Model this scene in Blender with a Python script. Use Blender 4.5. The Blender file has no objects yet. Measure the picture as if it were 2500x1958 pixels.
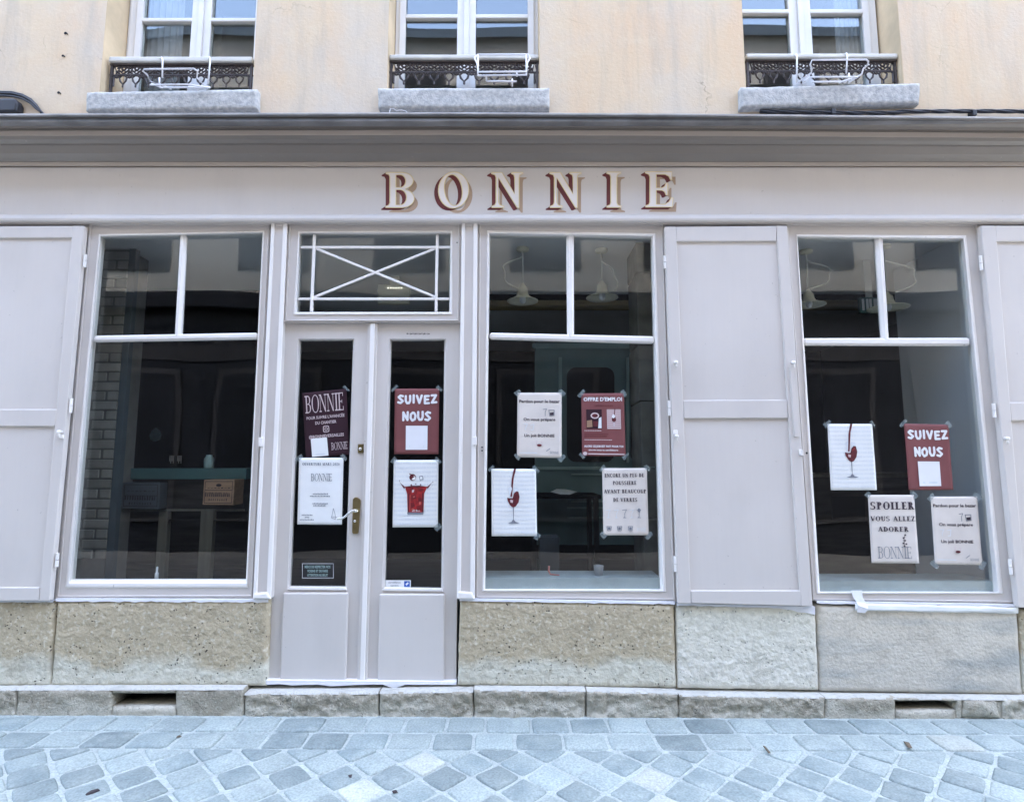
import bpy, bmesh, math, random
from mathutils import Vector, Matrix, noise
R = math.radians
random.seed(11)
SC = bpy.context.scene
COL = SC.collection

# ------------------------------------------------------------------ camera
CAM_Y, CAM_Z, PITCH, F = -3.67, 1.519, R(6.32), 1375.6      # F in pixels of a 2500 px wide picture
cd = bpy.data.cameras.new('camera'); cam = bpy.data.objects.new('camera', cd); COL.objects.link(cam)
cam.location = (0, CAM_Y, CAM_Z); cam.rotation_euler = (R(90) + PITCH, 0, 0)
cd.sensor_width = 36.0; cd.lens = 36.0 * F / 2500.0; cd.clip_start = 0.05; cd.clip_end = 500
SC.camera = cam
# ------------------------------------------------------------------ sky, sun, exposure
SUN_EL, SUN_AZ = R(60), R(25)          # azimuth measured clockwise from +Y
w = bpy.data.worlds.new('World'); SC.world = w; w.use_nodes = True
nt = w.node_tree; bgn = nt.nodes['Background']
sky = nt.nodes.new('ShaderNodeTexSky'); sky.sky_type = 'NISHITA'; sky.sun_disc = False
sky.sun_elevation = SUN_EL; sky.sun_rotation = SUN_AZ; sky.air_density = 1.0; sky.dust_density = 3.5; sky.ozone_density = 0.2
nt.links.new(sky.outputs[0], bgn.inputs[0]); bgn.inputs[1].default_value = 0.15
sd = bpy.data.lights.new('sun', 'SUN'); sun = bpy.data.objects.new('sun', sd); COL.objects.link(sun)
sd.energy = 0.42; sd.angle = R(20); sd.color = (1.0, 0.95, 0.88)
dv = Vector((math.sin(SUN_AZ) * math.cos(SUN_EL), math.cos(SUN_AZ) * math.cos(SUN_EL), math.sin(SUN_EL)))
sun.rotation_euler = dv.to_track_quat('Z', 'Y').to_euler(); sun.location = (0, -3, 14)
vs = SC.view_settings
SC.display_settings.display_device = 'sRGB'
vs.view_transform = 'Standard'; vs.look = 'None'; vs.gamma = 1; vs.use_curve_mapping = False
vs.exposure = 4.03
SC.cycles.max_bounces = 8; SC.cycles.transparent_max_bounces = 12; SC.cycles.glossy_bounces = 4
SC.cycles.use_denoising = True

# ------------------------------------------------------------------ survey of the photograph: pixel -> point on a plane y = const
ct, st = math.cos(PITCH), math.sin(PITCH)
def P(px, py, y):
    u = (px - 1250.0) / F; v = -(py - 979.0) / F
    dy = ct - st * v; dz = st + ct * v
    t = (y - CAM_Y) / dy
    return Vector((u * t, y, CAM_Z + dz * t))
def G(px, py, z=0.0):
    u = (px - 1250.0) / F; v = -(py - 979.0) / F
    dy = ct - st * v; dz = st + ct * v
    t = (z - CAM_Z) / dz
    return Vector((u * t, CAM_Y + dy * t, z))
def lerp(a, b, t): return a + (b - a) * t
def lq(a, b, t): return [(lerp(p[0], q[0], t), lerp(p[1], q[1], t)) for p, q in zip(a, b)]
def rect(x0, y0, x1, y1): return [(x0, y0), (x1, y0), (x1, y1), (x0, y1)]

# ------------------------------------------------------------------ materials
MATS = {}
def lin(r, g, b):
    f = lambda c: ((c / 255 + .055) / 1.055) ** 2.4 if c > 10 else c / 255 / 12.92
    return (f(r), f(g), f(b), 1)
def mat(name, col, rough=.6, var=.08, vscale=3.0, bump=.0, bscale=60.0, metal=0.0, col2=None, rand=0.0, spec=.5, stretch=None, bdist=.004):
    m = bpy.data.materials.new(name); m.use_nodes = True; n = m.node_tree.nodes; l = m.node_tree.links
    b = n['Principled BSDF']; b.inputs['Roughness'].default_value = rough; b.inputs['Metallic'].default_value = metal
    b.inputs['Specular IOR Level'].default_value = spec
    c = col if len(col) == 4 else (*col, 1)
    geo = n.new('ShaderNodeNewGeometry'); src = geo.outputs['Position']
    if stretch:
        mp = n.new('ShaderNodeMapping'); mp.inputs['Scale'].default_value = stretch; l.new(src, mp.inputs[0]); src = mp.outputs[0]
    nz = n.new('ShaderNodeTexNoise'); nz.inputs['Scale'].default_value = vscale; nz.inputs['Detail'].default_value = 6; l.new(src, nz.inputs['Vector'])
    mx = n.new('ShaderNodeMix'); mx.data_type = 'RGBA'
    c2 = col2 if col2 else tuple(max(0, x * (1 - var)) for x in c[:3])
    c1 = c if col2 else tuple(min(1, x * (1 + var)) for x in c[:3]) + (1,)
    mx.inputs[6].default_value = c1; mx.inputs[7].default_value = (*c2[:3], 1)
    rp = n.new('ShaderNodeMapRange'); rp.inputs[1].default_value = .35; rp.inputs[2].default_value = .65
    l.new(nz.outputs[0], rp.inputs[0]); l.new(rp.outputs[0], mx.inputs[0])
    out = mx.outputs[2]
    if rand:
        oi = n.new('ShaderNodeObjectInfo'); mr = n.new('ShaderNodeMapRange'); mr.inputs[3].default_value = 1 - rand; mr.inputs[4].default_value = 1 + rand
        l.new(oi.outputs['Random'], mr.inputs[0]); mu = n.new('ShaderNodeMix'); mu.data_type = 'RGBA'; mu.blend_type = 'MULTIPLY'; mu.inputs[0].default_value = 1
        l.new(out, mu.inputs[6]); l.new(mr.outputs[0], mu.inputs[7]); out = mu.outputs[2]
    l.new(out, b.inputs['Base Color'])
    if bump:
        bz = n.new('ShaderNodeTexNoise'); bz.inputs['Scale'].default_value = bscale; bz.inputs['Detail'].default_value = 5; l.new(src, bz.inputs['Vector'])
        bp = n.new('ShaderNodeBump'); bp.inputs['Strength'].default_value = bump; bp.inputs['Distance'].default_value = bdist
        l.new(bz.outputs[0], bp.inputs['Height']); l.new(bp.outputs[0], b.inputs['Normal'])
    MATS[name] = m; return m

M = MATS
mat('timber', (.635, .59, .548), .42, .03, 1.3, .12, 45, bdist=.0015)
mat('fillet_pale', (.46, .40, .345), .45, .05, 1.3, .12, 45, bdist=.0015)  # paler tone for the narrow fillet strips
mat('cornice_dark', (.225, .197, .172), .45, .05, 1.3, .12, 45, bdist=.0015)  # darker tone over the rest of the cornice
mat('timber_white', (.85, .81, .765), .4, .03, 2, .12, 60, bdist=.001)
mat('zinc', (.35, .36, .38), .35, .2, 6, .1, 20, metal=.7)
mat('win_white', (.72, .70, .66), .45, .04, 3, .1, 50, bdist=.001)
mat('rail_cream', (.55, .53, .47), .5, .08, 8)
mat('iron', (.045, .034, .032), .6, .3, 30, .3, 80)
mat('wire_white', (.75, .74, .75), .4, .05, 8)
mat('ochre_reveal', lin(204, 182, 148), .9, .18, 3, .3, 30)
mat('sill_stone', (.50, .485, .45), .9, .0, 34, .8, 90, col2=(.33, .33, .315), bdist=.005)
mat('black_cable', (.012, .013, .018), .5, .2, 10)
mat('gold', (.80, .66, .36), .38, .08, 12)
mat('letter_face', (.84, .78, .74), .5, .03, 3)
mat('maroon', (.14, .018, .020), .5, .15, 8)
mat('tan_shadow', (.44, .31, .21), .6, .06, 5)
mat('paint_white', (.78, .78, .80), .5, .05, 12, .2, 40)
mat('brass', (.34, .26, .12), .3, .2, 14, metal=.85)
mat('chrome', (.75, .73, .66), .22, .05, 9, metal=.9)
mat('dark_hole', (.01, .01, .012), .9, .1, 3)
mat('cobble', (.175, .22, .22), .7, .0, 7, .9, 70, col2=(.235, .28, .27), rand=.15, bdist=.004)
mat('cobble_dusty', (.255, .305, .295), .8, .0, 6, .9, 70, col2=(.305, .355, .335), rand=.10, bdist=.004)
mat('cobble_tan', (.36, .385, .345), .85, .1, 6, .5, 60, rand=.08, bdist=.004)
mat('mortar', (.39, .435, .41), .95, .0, 9, .8, 90, col2=(.29, .33, .315), bdist=.005)
mat('road_stone', (.11, .11, .11), .9, .2, 6, .6, 30)
mat('paper_white', (.84, .85, .83), .8, .03, 7, .35, 14, bdist=.004)
mat('paper_cream', (.70, .64, .58), .8, .04, 7, .35, 14, bdist=.004)
mat('paper_red', (.20, .060, .060), .7, .06, 7, .3, 14, bdist=.004)
mat('paper_plum', (.030, .007, .014), .9, .08, 7, .3, 14, bdist=.004)
mat('ink', (.045, .03, .04), .8, .1, 9)
mat('ink_grey', (.20, .21, .24), .8, .1, 9)
mat('ink_pale', (.69, .725, .75), .8, .05, 9)
mat('ink_white', (.80, .80, .82), .7, .02, 9)
mat('ink_pink', (.62, .50, .50), .7, .02, 9)
mat('drink_red', (.30, .014, .016), .5, .35, 45)
mat('drink_dark', (.11, .012, .018), .5, .3, 40)
mat('drink_deep', (.17, .008, .012), .5, .2, 40)
mat('drink_light', (.55, .12, .10), .5, .2, 40)
mat('sticker_blue', (.02, .10, .42), .5, .1, 9)
mat('tint_green', (.30, .42, .40), .6, .1, 9)
mat('sill_pale', (.40, .45, .46), .6, .08, 9)
mat('board_grey', (.10, .125, .135), .6, .1, 5)
mat('teal_light', (.30, .43, .44), .5, .1, 3)
mat('black_sign', (.016, .016, .018), .5, .1, 9)
mat('room_floor', (.05, .047, .042), .55, .3, 2, stretch=(1, 6, 1))
mat('room_wall', (.22, .22, .225), .85, .12, 1.5)
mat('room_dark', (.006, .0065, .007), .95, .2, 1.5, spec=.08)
mat('room_ceiling', (.78, .78, .79), .9, .06, 1)
mat('room_pale', (.80, .82, .86), .85, .05, 1)
mat('ochre_beam', (.40, .30, .15), .8, .15, 2)
mat('brick_white', (.34, .325, .29), .9, .1, 9, .6, 50, rand=.12)
mat('brick_joint', (.20, .19, .175), .95, .1, 9)
mat('teal_paint', (.13, .22, .235), .5, .12, 3)
mat('teal_glassy', (.07, .14, .14), .25, .1, 3)
mat('counter_dark', (.05, .043, .038), .8, .3, 3, stretch=(1, 1, 8), spec=.15)
mat('pale_wood', (.17, .155, .12), .65, .15, 3, stretch=(8, 8, 1))
mat('crate_wood', (.36, .22, .135), .7, .15, 3, stretch=(1, 8, 12))
mat('crate_grey', (.085, .095, .105), .7, .1, 5)
mat('lamp_cream', (.80, .76, .60), .4, .05, 4)
mat('cord_white', (.78, .77, .72), .5, .05, 4)
mat('pillar_stone', (.15, .145, .125), .9, .2, 7, .5, 30)
mat('opp_wall', (.25, .245, .23), .9, .1, .8)
mat('opp_dark', (.020, .022, .028), .9, .2, 2, spec=.08)
mat('opp_trim', (.045, .045, .05), .9, .1, 2, spec=.08)
mat('roof_slate', (.09, .10, .13), .6, .2, 5)
mat('pink_plastic', (.55, .20, .17), .5, .05, 5)
mat('leaf_brown', (.10, .075, .05), .8, .2, 20)
mat('twig_dark', (.03, .022, .025), .8, .2, 20)
mat('screw_black', (.01, .01, .01), .6, .1, 4)
mat('curtain', (.40, .40, .42), .9, .1, 4)

def glassmat(name, ior=1.5, tint=(1, 1, 1)):
    m = bpy.data.materials.new(name); m.use_nodes = True; n = m.node_tree.nodes; l = m.node_tree.links
    n.remove(n['Principled BSDF']); out = n['Material Output']
    fr = n.new('ShaderNodeFresnel')   # thin pane: the same reflectance on the way in and on the way out
    gb = n.new('ShaderNodeNewGeometry'); ri = n.new('ShaderNodeMapRange'); ri.inputs[3].default_value = ior; ri.inputs[4].default_value = 1 / ior
    l.new(gb.outputs['Backfacing'], ri.inputs[0]); l.new(ri.outputs[0], fr.inputs[0])
    tr = n.new('ShaderNodeBsdfTransparent'); tr.inputs[0].default_value = (*tint, 1)
    gl = n.new('ShaderNodeBsdfGlossy'); gl.inputs['Roughness'].default_value = .004
    nz = n.new('ShaderNodeTexNoise'); nz.inputs['Scale'].default_value = 1.7; nz.inputs['Detail'].default_value = 0
    ge = n.new('ShaderNodeNewGeometry'); l.new(ge.outputs['Position'], nz.inputs['Vector'])
    bp = n.new('ShaderNodeBump'); bp.inputs['Strength'].default_value = .25; bp.inputs['Distance'].default_value = .012
    l.new(nz.outputs[0], bp.inputs['Height']); l.new(bp.outputs[0], gl.inputs['Normal'])
    mx = n.new('ShaderNodeMixShader'); l.new(fr.outputs[0], mx.inputs[0]); l.new(tr.outputs[0], mx.inputs[1]); l.new(gl.outputs[0], mx.inputs[2])
    l.new(mx.outputs[0], out.inputs[0]); MATS[name] = m; return m
glassmat('glass', 1.5, (.95, .97, .96))
glassmat('old_glass', 1.85, (.90, .93, .92))
def tapemat():
    m = bpy.data.materials.new('tape'); m.use_nodes = True; n = m.node_tree.nodes; l = m.node_tree.links
    b = n['Principled BSDF']; b.inputs['Base Color'].default_value = (.40, .47, .47, 1); b.inputs['Roughness'].default_value = .35; b.inputs['Alpha'].default_value = .38
    MATS['tape'] = m
tapemat()
def ledmat():
    m = bpy.data.materials.new('led'); m.use_nodes = True; n = m.node_tree.nodes
    b = n['Principled BSDF']; b.inputs['Emission Color'].default_value = (1, .97, .85, 1); b.inputs['Emission Strength'].default_value = 0.08
    MATS['led'] = m
ledmat()

def dust(name, col=(.33, .375, .355), lo=.46, hi=.62, amt=.85):
    """pale grit of the joints trodden over parts of the stones"""
    m = MATS[name]; n = m.node_tree.nodes; l = m.node_tree.links; b = n['Principled BSDF']; src = b.inputs['Base Color'].links[0].from_socket
    g = n.new('ShaderNodeNewGeometry'); z = n.new('ShaderNodeTexNoise'); z.inputs['Scale'].default_value = 4.2; z.inputs['Detail'].default_value = 9; z.inputs['Roughness'].default_value = .68
    l.new(g.outputs['Position'], z.inputs['Vector']); r = n.new('ShaderNodeMapRange'); r.inputs[1].default_value = lo; r.inputs[2].default_value = hi; r.inputs[4].default_value = amt
    l.new(z.outputs[0], r.inputs[0]); x = n.new('ShaderNodeMix'); x.data_type = 'RGBA'; l.new(r.outputs[0], x.inputs[0]); l.new(src, x.inputs[6]); x.inputs[7].default_value = (*col, 1)
    z2 = n.new('ShaderNodeTexNoise'); z2.inputs['Scale'].default_value = 95; z2.inputs['Detail'].default_value = 4; l.new(g.outputs['Position'], z2.inputs['Vector'])
    r2 = n.new('ShaderNodeMapRange'); r2.inputs[1].default_value = .3; r2.inputs[2].default_value = .7; r2.inputs[3].default_value = .78; r2.inputs[4].default_value = 1.2; l.new(z2.outputs[0], r2.inputs[0])
    x2 = n.new('ShaderNodeMix'); x2.data_type = 'RGBA'; x2.blend_type = 'MULTIPLY'; x2.inputs[0].default_value = 1; l.new(x.outputs[2], x2.inputs[6]); l.new(r2.outputs[0], x2.inputs[7])
    l.new(x2.outputs[2], b.inputs['Base Color'])
dust('cobble', lo=.56, hi=.76); dust('cobble_dusty', lo=.50, hi=.70); dust('cobble_tan', lo=.48, hi=.7); dust('mortar', (.33, .375, .36), .4, .6, .6)

def worn(name, dirt=(.33, .31, .29), amt=.5):
    """hand-painted timber: faint vertical brush streaks, thin grime, a few chips"""
    m = MATS[name]; n = m.node_tree.nodes; l = m.node_tree.links; b = n['Principled BSDF']; src = b.inputs['Base Color'].links[0].from_socket
    g = n.new('ShaderNodeNewGeometry')
    def nz(sc, st, det=6):
        mp = n.new('ShaderNodeMapping'); mp.inputs['Scale'].default_value = st; l.new(g.outputs['Position'], mp.inputs[0])
        z = n.new('ShaderNodeTexNoise'); z.inputs['Scale'].default_value = sc; z.inputs['Detail'].default_value = det; l.new(mp.outputs[0], z.inputs['Vector']); return z.outputs[0]
    def rng(sk, a_, b_, c, d):
        r = n.new('ShaderNodeMapRange'); r.inputs[1].default_value = a_; r.inputs[2].default_value = b_; r.inputs[3].default_value = c; r.inputs[4].default_value = d; l.new(sk, r.inputs[0]); return r.outputs[0]
    x = n.new('ShaderNodeMix'); x.data_type = 'RGBA'; x.blend_type = 'MULTIPLY'; x.inputs[0].default_value = 1
    l.new(src, x.inputs[6]); l.new(rng(nz(22, (3, 3, .12)), .3, .7, .992, 1.006), x.inputs[7])
    y = n.new('ShaderNodeMix'); y.data_type = 'RGBA'; l.new(rng(nz(2.3, (1, 1, .6), 9), .56, .80, 0, amt), y.inputs[0]); l.new(x.outputs[2], y.inputs[6]); y.inputs[7].default_value = (*dirt, 1)
    k = n.new('ShaderNodeMix'); k.data_type = 'RGBA'; l.new(rng(nz(38, (1, 1, 1), 3), .735, .76, 0, .5), k.inputs[0]); l.new(y.outputs[2], k.inputs[6]); k.inputs[7].default_value = (.36, .33, .30, 1)
    l.new(k.outputs[2], b.inputs['Base Color']); l.new(rng(nz(3, (1, 1, 1)), .3, .7, .36, .56), b.inputs['Roughness'])
worn('timber', amt=.16); worn('timber_white', amt=.16); worn('cornice_dark', (.20, .18, .16), .5)

def wallmat():
    """old lime render: cream, grey-washed and ochre patches, vertical streaks, fine grain"""
    m = bpy.data.materials.new('render'); m.use_nodes = True; n = m.node_tree.nodes; l = m.node_tree.links
    b = n['Principled BSDF']; b.inputs['Roughness'].default_value = .92
    g = n.new('ShaderNodeNewGeometry')
    def noise_(scale, st, det=6):
        mp = n.new('ShaderNodeMapping'); mp.inputs['Scale'].default_value = st; l.new(g.outputs['Position'], mp.inputs[0])
        z = n.new('ShaderNodeTexNoise'); z.inputs['Scale'].default_value = scale; z.inputs['Detail'].default_value = det; z.inputs['Roughness'].default_value = .62
        l.new(mp.outputs[0], z.inputs['Vector']); return z.outputs[0]
    def rng(s, a, b_, c=0, d=1):
        r = n.new('ShaderNodeMapRange'); r.inputs[1].default_value = a; r.inputs[2].default_value = b_; r.inputs[3].default_value = c; r.inputs[4].default_value = d
        l.new(s, r.inputs[0]); return r.outputs[0]
    def mix(f, a, b_, mode='MIX'):
        x = n.new('ShaderNodeMix'); x.data_type = 'RGBA'; x.blend_type = mode
        for s, i in ((f, 0), (a, 6), (b_, 7)):
            if hasattr(s, 'is_linked') or hasattr(s, 'links'): l.new(s, x.inputs[i])
            else: x.inputs[i].default_value = s
        return x.outputs[2]
    c = mix(rng(noise_(1.1, (1, 1, 1)), .40, .62), lin(208, 187, 157), lin(202, 189, 170))
    c = mix(rng(noise_(.8, (1.6, 1, .7)), .50, .68, 0, .55), c, lin(214, 178, 138))
    c = mix(rng(noise_(2.2, (2.6, 1, .35)), .52, .78, 0, .5), c, lin(158, 151, 140))
    c = mix(rng(noise_(9, (1, 1, 1)), .55, .75, 0, .35), c, lin(218, 203, 174))
    c = mix(rng(noise_(60, (1, 1, .6)), .62, .80, 0, .4), c, lin(150, 138, 118))
    vc = n.new('ShaderNodeTexVoronoi'); vc.feature = 'DISTANCE_TO_EDGE'; vc.inputs['Scale'].default_value = 1.1
    wz = n.new('ShaderNodeTexNoise'); wz.inputs['Scale'].default_value = 3; wz.inputs['Detail'].default_value = 6; l.new(g.outputs['Position'], wz.inputs['Vector'])
    wv_ = n.new('ShaderNodeVectorMath'); wv_.operation = 'MULTIPLY_ADD'; wv_.inputs[1].default_value = (.7, .7, .7); l.new(wz.outputs[1], wv_.inputs[0]); l.new(g.outputs['Position'], wv_.inputs[2]); l.new(wv_.outputs[0], vc.inputs['Vector'])
    ck = n.new('ShaderNodeMath'); ck.operation = 'MULTIPLY'; l.new(rng(vc.outputs['Distance'], 0, .006, 1, 0), ck.inputs[0]); l.new(rng(noise_(1.7, (1, 1, 1)), .5, .62, 0, .55), ck.inputs[1])
    c = mix(ck.outputs[0], c, lin(112, 98, 82))
    c = mix(rng(noise_(5, (5, 1, .25)), .56, .80, 0, .28), c, lin(160, 146, 124))
    l.new(c, b.inputs['Base Color'])
    bp = n.new('ShaderNodeBump'); bp.inputs['Strength'].default_value = .5; bp.inputs['Distance'].default_value = .006
    l.new(noise_(40, (1, 1, 1)), bp.inputs['Height']); l.new(bp.outputs[0], b.inputs['Normal'])
    MATS['render'] = m
wallmat()

def stonemat(name, tan, pale, zmid, zw, grey=.0, scale=1.0, pits=1.0, streak=False):
    """soft limestone: tan skin above, salt-bleached below an uneven tide line, pitted"""
    m = bpy.data.materials.new(name); m.use_nodes = True; n = m.node_tree.nodes; l = m.node_tree.links
    b = n['Principled BSDF']; b.inputs['Roughness'].default_value = .95; b.inputs['Specular IOR Level'].default_value = .2
    g = n.new('ShaderNodeNewGeometry'); pos = g.outputs['Position']
    def nz(s, det=7, vec=pos):
        z = n.new('ShaderNodeTexNoise'); z.inputs['Scale'].default_value = s * scale; z.inputs['Detail'].default_value = det; l.new(vec, z.inputs['Vector']); return z.outputs[0]
    def rng(s, a, b_, c=0, d=1):
        r = n.new('ShaderNodeMapRange'); r.inputs[1].default_value = a; r.inputs[2].default_value = b_; r.inputs[3].default_value = c; r.inputs[4].default_value = d
        l.new(s, r.inputs[0]); return r.outputs[0]
    def mix(f, a, b_):
        x = n.new('ShaderNodeMix'); x.data_type = 'RGBA'
        for s, i in ((f, 0), (a, 6), (b_, 7)):
            if hasattr(s, 'links'): l.new(s, x.inputs[i])
            else: x.inputs[i].default_value = s
        return x.outputs[2]
    sp = n.new('ShaderNodeSeparateXYZ'); l.new(pos, sp.inputs[0])
    ad = n.new('ShaderNodeMath'); ad.operation = 'MULTIPLY_ADD'; ad.inputs[1].default_value = -.34; l.new(nz(2.6, 9), ad.inputs[0]); l.new(sp.outputs[2], ad.inputs[2])
    tide = rng(ad.outputs[0], zmid - .17 - zw, zmid - .17 + zw, 1, 0)
    c = mix(tide, (*tan, 1), (*pale, 1))
    dk = tuple(x * .55 for x in tan); lt = tuple(min(1, x * 1.25) for x in pale)
    c = mix(rng(nz(5.5), .52, .75, 0, .42), c, (*dk, 1))
    c = mix(rng(nz(38), .54, .70, 0, .5), c, (*lt, 1)); c = mix(rng(nz(24), .55, .72, 0, .45), c, (*dk, 1))
    if streak:
        mp = n.new('ShaderNodeMapping'); mp.inputs['Rotation'].default_value = (0, R(35), 0); mp.inputs['Scale'].default_value = (1, 1, 6); l.new(pos, mp.inputs[0])
        c = mix(rng(nz(1.5, 9, mp.outputs[0]), .47, .68, 0, .50), c, (.24, .28, .29, 1)); c = mix(rng(nz(2.2, 8), .5, .7, 0, .4), c, (.66, .63, .55, 1))
    vo = n.new('ShaderNodeTexVoronoi'); vo.inputs['Scale'].default_value = 42 * scale; vo.inputs['Randomness'].default_value = 1
    dw = n.new('ShaderNodeVectorMath'); dw.operation = 'MULTIPLY_ADD'; zc = n.new('ShaderNodeTexNoise'); zc.inputs['Scale'].default_value = 30
    l.new(pos, zc.inputs['Vector']); l.new(zc.outputs[1], dw.inputs[0]); dw.inputs[1].default_value = (.03, .03, .03); l.new(pos, dw.inputs[2]); l.new(dw.outputs[0], vo.inputs['Vector'])
    pit = rng(vo.outputs['Distance'], .10, .26, 1, 0)
    gate = rng(nz(9, 3), .50, .60, 0, pits)
    mu = n.new('ShaderNodeMath'); mu.operation = 'MULTIPLY'; l.new(pit, mu.inputs[0]); l.new(gate, mu.inputs[1])
    c = mix(mu.outputs[0], c, (.045, .040, .035, 1))
    l.new(c, b.inputs['Base Color'])
    h = n.new('ShaderNodeMath'); h.operation = 'MULTIPLY_ADD'; l.new(mu.outputs[0], h.inputs[0]); h.inputs[1].default_value = -1.2; l.new(nz(52, 10), h.inputs[2])
    bp = n.new('ShaderNodeBump'); bp.inputs['Strength'].default_value = .8; bp.inputs['Distance'].default_value = .009
    l.new(h.outputs[0], bp.inputs['Height']); l.new(bp.outputs[0], b.inputs['Normal'])
    MATS[name] = m
stonemat('stone_tan', (.50, .425, .295), (.64, .615, .505), .30, .03)
stonemat('stone_pale', (.70, .67, .55), (.73, .70, .60), .45, .2, pits=.6)
stonemat('stone_grey', (.65, .59, .48), (.58, .545, .47), .40, .25, pits=.12, streak=True)
stonemat('stone_kerb', (.36, .33, .26), (.52, .49, .405), .05, .02, scale=1.7, pits=.9)
stonemat('stone_kerb_top', (.50, .49, .44), (.42, .41, .37), .06, .05, scale=1.3, pits=.25)

# ------------------------------------------------------------------ mesh building
ORG = {}
class MB:
    def __init__(s): s.v = []; s.f = []; s.sm = []
    def add(s, vs_, fs): b = len(s.v); s.v += [Vector(p) for p in vs_]; s.f += [tuple(b + i for i in f) for f in fs]; return s
    def prism(s, q, yf, yb):
        """outline q (picture survey, at depth yf) pushed straight back to yb"""
        a = [P(x, y, yf) for x, y in q]; c = [Vector((p.x, yb, p.z)) for p in a]; n = len(a)
        return s.add(a + c, [tuple(range(n)), tuple(range(2 * n - 1, n - 1, -1))] + [(i, i + n, (i + 1) % n + n, (i + 1) % n) for i in range(n)])
    def box(s, x0, x1, y0, y1, z0, z1):
        v = [(x, y, z) for x in (x0, x1) for y in (y0, y1) for z in (z0, z1)]
        return s.add(v, [(0, 1, 3, 2), (4, 6, 7, 5), (0, 4, 5, 1), (2, 3, 7, 6), (0, 2, 6, 4), (1, 5, 7, 3)])
    def loft(s, loops, cap0=False, cap1=False):
        n = len(loops[0]); v = [p for lp in loops for p in lp]; f = []
        for k in range(len(loops) - 1):
            for i in range(n): f.append((k * n + i, k * n + (i + 1) % n, (k + 1) * n + (i + 1) % n, (k + 1) * n + i))
        if cap0: f.append(tuple(range(n)))
        if cap1: f.append(tuple(range((len(loops) - 1) * n, len(loops) * n)))
        return s.add(v, f)
    def sheet(s, rows):
        m = len(rows[0]); v = [p for r in rows for p in r]
        return s.add(v, [(k * m + i, k * m + i + 1, (k + 1) * m + i + 1, (k + 1) * m + i) for k in range(len(rows) - 1) for i in range(m - 1)])
    def tube(s, pts, r, n=6, closed=False, flat=1.0):
        pts = [Vector(p) for p in pts]; loops = []; N = len(pts)
        for i, p in enumerate(pts):
            a = pts[i - 1] if (i or closed) else p; b = pts[(i + 1) % N] if (i < N - 1 or closed) else p
            t = (b - a).normalized(); up = Vector((0, 1, 0)) if abs(t.y) < .9 else Vector((1, 0, 0))
            x = t.cross(up).normalized(); y = x.cross(t).normalized(); rr = r(i / max(1, N - 1)) if callable(r) else r
            loops.append([p + x * math.cos(2 * math.pi * k / n) * rr + y * math.sin(2 * math.pi * k / n) * rr * flat for k in range(n)])
        if closed: loops.append(loops[0]); return s.loft(loops)
        return s.loft(loops, True, True)
    def lathe(s, prof, c, n=20, axis='z'):
        c = Vector(c); loops = []
        for r, h in prof:
            lp = []
            for k in range(n):
                a = 2 * math.pi * k / n
                d = Vector((r * math.cos(a), r * math.sin(a), h)) if axis == 'z' else Vector((r * math.cos(a), -h, r * math.sin(a)))
                lp.append(c + d)
            loops.append(lp)
        return s.loft(loops, prof[0][0] > 1e-4, prof[-1][0] > 1e-4)
    def build(s, name, m, parent=None, org=None, bevel=0, smooth=False, fix=True, seg=2):
        me = bpy.data.meshes.new(name)
        if parent is not None: org = ORG[parent.name]
        elif org is None: org = Vector((0, 0, 0))
        org = Vector(org)
        me.from_pydata([tuple(p - org) for p in s.v], [], s.f); me.validate()
        if fix:
            bm = bmesh.new(); bm.from_mesh(me); bmesh.ops.remove_doubles(bm, verts=bm.verts, dist=1e-6)
            bmesh.ops.recalc_face_normals(bm, faces=bm.faces); bm.to_mesh(me); bm.free()
        if smooth:
            for p in me.polygons: p.use_smooth = True
        me.materials.append(M[m])
        o = bpy.data.objects.new(name, me); COL.objects.link(o)
        if parent is not None: o.parent = parent
        else: o.location = org
        ORG[o.name] = org
        if bevel:
            b = o.modifiers.new('soft_edge', 'BEVEL'); b.width = bevel; b.segments = seg; b.limit_method = 'ANGLE'; b.angle_limit = R(35)
        return o
def tag(o, label=None, cat=None, group=None, kind=None):
    if label: o['label'] = label
    if cat: o['category'] = cat
    if group: o['group'] = group
    if kind: o['kind'] = kind
    return o
def empty(name, loc, label, cat, group=None):
    o = bpy.data.objects.new(name, None); COL.objects.link(o); o.location = loc; o.empty_display_size = .1
    ORG[o.name] = Vector(loc); return tag(o, label, cat, group)
def quadpts(q, y): return [P(a, b, y) for a, b in q]

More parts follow.
